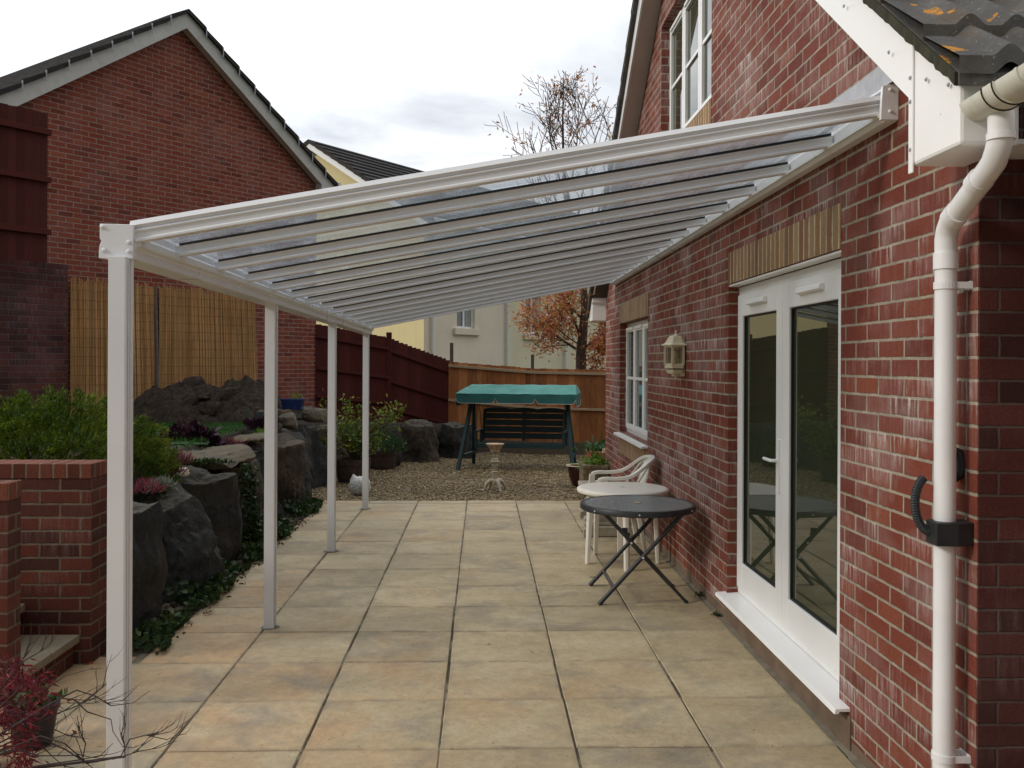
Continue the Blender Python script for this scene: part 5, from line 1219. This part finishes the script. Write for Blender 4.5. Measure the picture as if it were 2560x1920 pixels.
b=MB(); b.box(1.11,1.46,8.94,9.22,.101,.14); b.box(1.13,1.44,8.96,9.20,.141,.36); b.build('block',M['stone_bench'],pl,bevel=.008)
b=MB(); b.prism([(-.02,0),(-.02,.07),(0,.085),(-.015,.12),(.02,.15),(.045,.155),(.045,0)],lambda a,c:(1.02+a,8.90,c),lambda a,c:(1.02+a,8.99,c)); b.build('scroll',M['stone_bench'],pl,bevel=.006)
# pots by the far house corner
gp=thing('glazed_pot','tall dark red glazed pot with buff rim, beside the stone block planter','pot',(1.385,12.75,0))
b=MB(); b.lathe([(.095,-.03),(.13,.03),(.165,.12),(.178,.20),(.172,.25),(.165,.262)],(1.385,12.75,0),32,closed=True); b.build('body',M['glazed'],gp,smooth=True)
b=MB(); b.lathe([(.160,.258),(.205,.262),(.210,.270),(.200,.276),(.160,.272),(.150,.22),(0,.215)],(1.385,12.75,0),32,closed=False); b.build('rim',M['pot_rim'],gp,smooth=True)
bp=thing('block_planter','square stone block planter with bright green plants at the house corner','planter',(1.5,11.6,0))
b=MB()
b.box(1.27,1.60,11.40,11.50,-.03,.42); b.box(1.27,1.37,11.5005,11.85,-.03,.42); b.box(1.3705,1.60,11.76,11.85,-.03,.419); b.build('block_wall',M['stone_block'],bp,bevel=.008)
b=MB(); b.box(1.38,1.59,11.51,11.75,.3,.385); b.build('potting_soil',M['soil'],bp)
n=420; P=np.array([1.46,11.60,.41])+rng.normal(size=(n,3))*np.array([.085,.09,.03]); P[:,2]+=.09*np.exp(-((P[:,0]-1.47)/.06)**2)*rng.random(n); P=P[P[:,0]<1.60]; leaves('foliage',P,rng.normal(size=(len(P),3))+np.array([0,0,.5]),rng.uniform(.04,.065,len(P)),rng.uniform(.025,.035,len(P)),M['leaf_green'],bp)
tp=thing('terracotta_bowl','wide terracotta bowl planter with dark leaves behind the block planter','planter',(1.98,13.7,0))
b=MB(); b.lathe([(.26,-.03),(.33,.15),(.36,.30),(.415,.305),(.42,.40),(.40,.405),(.37,.40),(.35,.33),(0,.33)],(1.98,13.7,0),32,closed=False); b.build('bowl',M['terracotta'],tp,smooth=True)
n=520; P=np.array([1.95,13.65,.42])+rng.normal(size=(n,3))*np.array([.20,.15,.045]); P[:,2]=np.maximum(P[:,2],.38); leaves('foliage',P,rng.normal(size=(n,3))+np.array([-.2,0,.5]),rng.uniform(.06,.1,n),rng.uniform(.03,.05,n),M['leaf_deep'],tp)
b=MB(); b.lathe([(0,-.03),(.04,-.03),(.035,.03),(0,.035)],(1.80,13.33,.42),8); b.build('pebble',M['pot_rim'],tp,smooth=True)
bpot=thing('blue_trough','blue glazed trough with a few yellow leaves, on the rocks by the garage','planter',ray(733,1025,12.2))
c=Vector(ray(733,1026,12.2)); b=MB(); b.prism([(-.125,0),(.125,0),(.14,.12),(.155,.125),(.155,.145),(-.155,.145),(-.155,.125),(-.14,.12)],lambda a,q:(c.x+a,c.y-.08,c.z+q),lambda a,q:(c.x+a,c.y+.08,c.z+q)); b.build('trough',M['blue_glaze'],bpot,bevel=.006)
P=np.array([c.x+.05,c.y,c.z+.16])+rng.normal(size=(50,3))*np.array([.05,.04,.025]); leaves('foliage',P,rng.normal(size=(50,3))+np.array([0,0,.6]),.05,.02,M['leaf_bush'],bpot)
# bird bath stand
bb=thing('bird_bath','ornate chipped cream cast-iron bird bath standing on the gravel','bird bath',(-.0,12.3,0)); bc=((1238.5-1206)/2268*12.32,12.32,-.03)
b=MB(); b.lathe([(0,.50),(.020,.50),(.035,.515),(.060,.53),(.062,.55),(.085,.575),(.118,.625),(.126,.632),(.124,.638),(.105,.630),(0,.615)],bc,32); b.build('basin',M['rust_top'],bb,smooth=True)
b=MB(); b.lathe([(.062,.530),(.066,.545),(.058,.56),(.085,.578),(.090,.585),(.056,.545),(.04,.52)],bc,32); b.build('basin_collar',M['cast'],bb,smooth=True)
b=MB(); b.lathe([(0,.11),(0.0594,.115),(0.0528,.14),(0.0343,.16),(0.0396,.20),(0.0317,.24),(0.0422,.255),(0.0290,.265),(0.0343,.33),(0.0449,.345),(0.0317,.355),(0.0396,.375),(0.0607,.39),(0.0581,.40),(0.0396,.41),(0.0449,.425),(0.0264,.445),(0.0370,.465),(0.0396,.475),(0.0238,.49),(0.0396,.51),(0.0000,.515)],bc,24); b.build('column',M['cast'],bb,smooth=True)
for k in range(4):
    a=R(25+90*k); b=MB(); pp=[]
    for rr_,z in ((.02,.13),(.07,.135),(.115,.11),(.145,.06),(.162,.022),(.185,.010),(.205,.02)): pp.append((bc[0]+rr_*math.cos(a),bc[1]+rr_*math.sin(a),bc[2]+z))
    b.tube(pp,[.03,.030,.026,.018,.013,.015,.010],10); b.build('foot',M['cast'],bb,smooth=True)
# white ornament
def ornament():
    c=Vector((-1.585,11.8,-.02)); bm=bmesh.new(); bmesh.ops.create_icosphere(bm,subdivisions=5,radius=1)
    for v in bm.verts:
        p=v.co.copy(); q=Vector((p.x*.135,p.y*.11,p.z*.125)); 
        w_=1+.18*(-p.z); q.x*=w_ if p.z<0 else 1
        ear=0
        for ex in (-.62,.62): 
            dd=((p.x-ex)**2+(p.y+.1)**2); 
            if p.z>0: ear+=.055*math.exp(-dd/.06)
        q.z+=ear
        cell=noise.cell_vector(Vector((p.x*7,p.y*7,p.z*7)))
        q+=p*(.010*math.sin(p.x*22+3*noise.noise(p*3))*math.sin(p.z*24+2*noise.noise(p*4+Vector((5,0,0))))+.006*noise.noise(p*12))
        if p.z<-.85: q.z=-.125*.86
        v.co=q+c+Vector((0,0,.115))
    me=bpy.data.meshes.new('garden_ornament'); bm.to_mesh(me); bm.free(); me.polygons.foreach_set('use_smooth',[True]*len(me.polygons))
    tag(link('garden_ornament',me,M['white_stone']),'knobbly white painted stone ornament beside the last canopy post','ornament')
ornament()
# ------------------------------------------------------------------ swing seat
sw=thing('swing_seat','green garden swing seat with teal canvas canopy, in front of the orange fence','swing seat',(-.39,14.6,-.03),-R(11))
SWW=1.86
def sbar(name,p,q,w_=.07,h=.045,mat='teal_frame'):
    b=MB(); b.bar(p,q,w_,h); return b.build(name,M[mat],sw,local=True,bevel=.004)
for x,s_ in ((0,1),(SWW,-1)):
    sbar('leg',(x,0,0),(x+.16*s_*1,.46,1.25),.06,.045); sbar('leg',(x+.06*s_,1.0,0),(x+.16*s_,.50,1.25),.06,.045); sbar('side_brace',(x+.05*s_,.28,.22),(x+.08*s_,.90,.22),.05,.04)
sbar('top_beam',(.14,.48,1.24),(SWW-.14,.48,1.24),.07,.08)
# bench
sx0,sx1=.28,SWW-.22
b=MB(); b.box(sx0-.05,sx1+.05,.22,.26,.355,.425); 
for k in range(6): b.box(sx0-.02,sx1+.02,.27+k*.075,.335+k*.075,.415-.012*k,.435-.012*k)
b.build('bench_seat',M['teal_frame'],sw,local=True,bevel=.003)
b=MB()
for k in range(4):
    z=.47+k*.108; y=.72+k*.030; b.box(sx0+.02,sx1-.02,y,y+.02,z,z+.094)
z0=.47+4*.108; n=48; y=.84
top=[(sx0+(sx1-sx0)*i/n, z0+.055+.028*abs(math.sin(PI*3*i/n))**.8) for i in range(n+1)]
b.prism([(sx1,z0),(sx0,z0)]+top,lambda a,c:(a,y,c),lambda a,c:(a,y+.022,c))
for x in (sx0,(sx0+sx1)/2,sx1): b.bar((x,.735,.43),(x,.865,.95),.05,.03,(0,1,0))
b.build('backrest',M['teal_frame'],sw,local=True,bevel=.002)
for x in (sx0-.04,sx1+.04):
    b=MB(); b.box(x-.025,x+.025,.24,.78,.60,.625); b.box(x-.02,x+.02,.25,.30,.36,.60); b.box(x-.02,x+.02,.72,.76,.36,.60); b.build('armrest',M['teal_frame'],sw,local=True,bevel=.003)
    b=MB(); b.tube([(x,.27,.62),(x,.45,1.22)],.006,5); b.tube([(x,.75,.62),(x,.50,1.22)],.006,5); b.build('hanging_chain',M['dark_steel'],sw,local=True)
# canopy: sloping front panel, top, back panel, scalloped valance all round
c0,c1=-.06,SWW+.04
b=MB(); nx=110
def cv(x,y,z): return (x,y-.012*max(0,1-abs(((x-c0)*5.2)%2-1)/.12)*(z<1.36),z+.003*math.sin((x-c0)/(c1-c0)*PI*11)*1.0)
prof=[(.10,1.235),(.22,1.285),(.34,1.325),(.44,1.365),(.60,1.375),(.74,1.33),(.90,1.245)]
rows=[]
for y,z in prof:
    ins=.0 if y in (.10,.90) else .05+.02*0
    ins={.10:0,.22:.03,.34:.06,.44:.09,.60:.09,.74:.05,.90:0}[y]
    il=ins*1.9; ir=ins*.5; rows.append([cv(c0+il+(c1-c0-il-ir)*i/nx,y,z) for i in range(nx+1)])
for r_ in rows: b.v+=r_
for j in range(len(rows)-1):
    for i in range(nx): a=j*(nx+1)+i; b.f.append((a,a+1,a+nx+2,a+nx+1)); b.mi.append(0)
for i,s_ in ((0,1),(nx,-1)):
    b.f.append(tuple(j*(nx+1)+i for j in range(len(rows)))); b.mi.append(0)
o=b.build('canopy_top',M['canvas'],sw,local=True,fix=False)
def valance(p0,p1,nsc,name,drop=.155):
    b=MB(); pb=MB(); p0=Vector(p0);p1=Vector(p1); n=nsc*16; tp_=[];bt_=[]
    for i in range(n+1):
        f=i/n; ph=(f*nsc)%1.0; ph=ph if i<n else 1.0
        e=min(ph,1-ph)*2; h=drop*(.80+.20*min(1,e*4)**.5) if nsc>1 else drop*(.8+.2*min(1,e*5)**.5)
        if e<.04: h=drop*.55
        p=p0.lerp(p1,f)+Vector((0,.012*math.sin(f*25),0)); tp_.append(p); bt_.append(p+Vector((0,-.02 if p0.y<.3 else 0,-h)))
    for i in range(n):
        b.add([tp_[i],tp_[i+1],bt_[i+1],bt_[i]],[(0,1,2,3)])
    b.build(name,M['canvas_shaded'],sw,local=True,fix=False)
    pb.tube([q+Vector((0,-.003,0)) for q in bt_],.004,4); pb.build('piping',M['piping'],sw,local=True)
valance((c0,.10,1.236),(c1,.10,1.236),3,'valance'); valance((c0+.02,.90,1.24),(c1,.90,1.24),3,'valance'); valance((c0,.10,1.236),(c0,.90,1.24),1,'valance',.20); valance((c1,.10,1.236),(c1,.90,1.24),1,'valance',.20)

# set every thing square to the (slightly yawed) camera's survey of the site
for o in list(C.objects):
    if o.parent or o.type in ('CAMERA','LIGHT') or o.get('kind')=='structure' or o.name.startswith('patio_canopy'): continue
    if o.name.startswith(('brick_garage','cream_house','pale_green','ivy','leaf_litter','gravel','reed_screen','pole')): continue
    if o.type=='EMPTY': x=o.location.x
    else: x=sum(v[0] for v in o.bound_box)/8
    o.location.y-=.0326*x
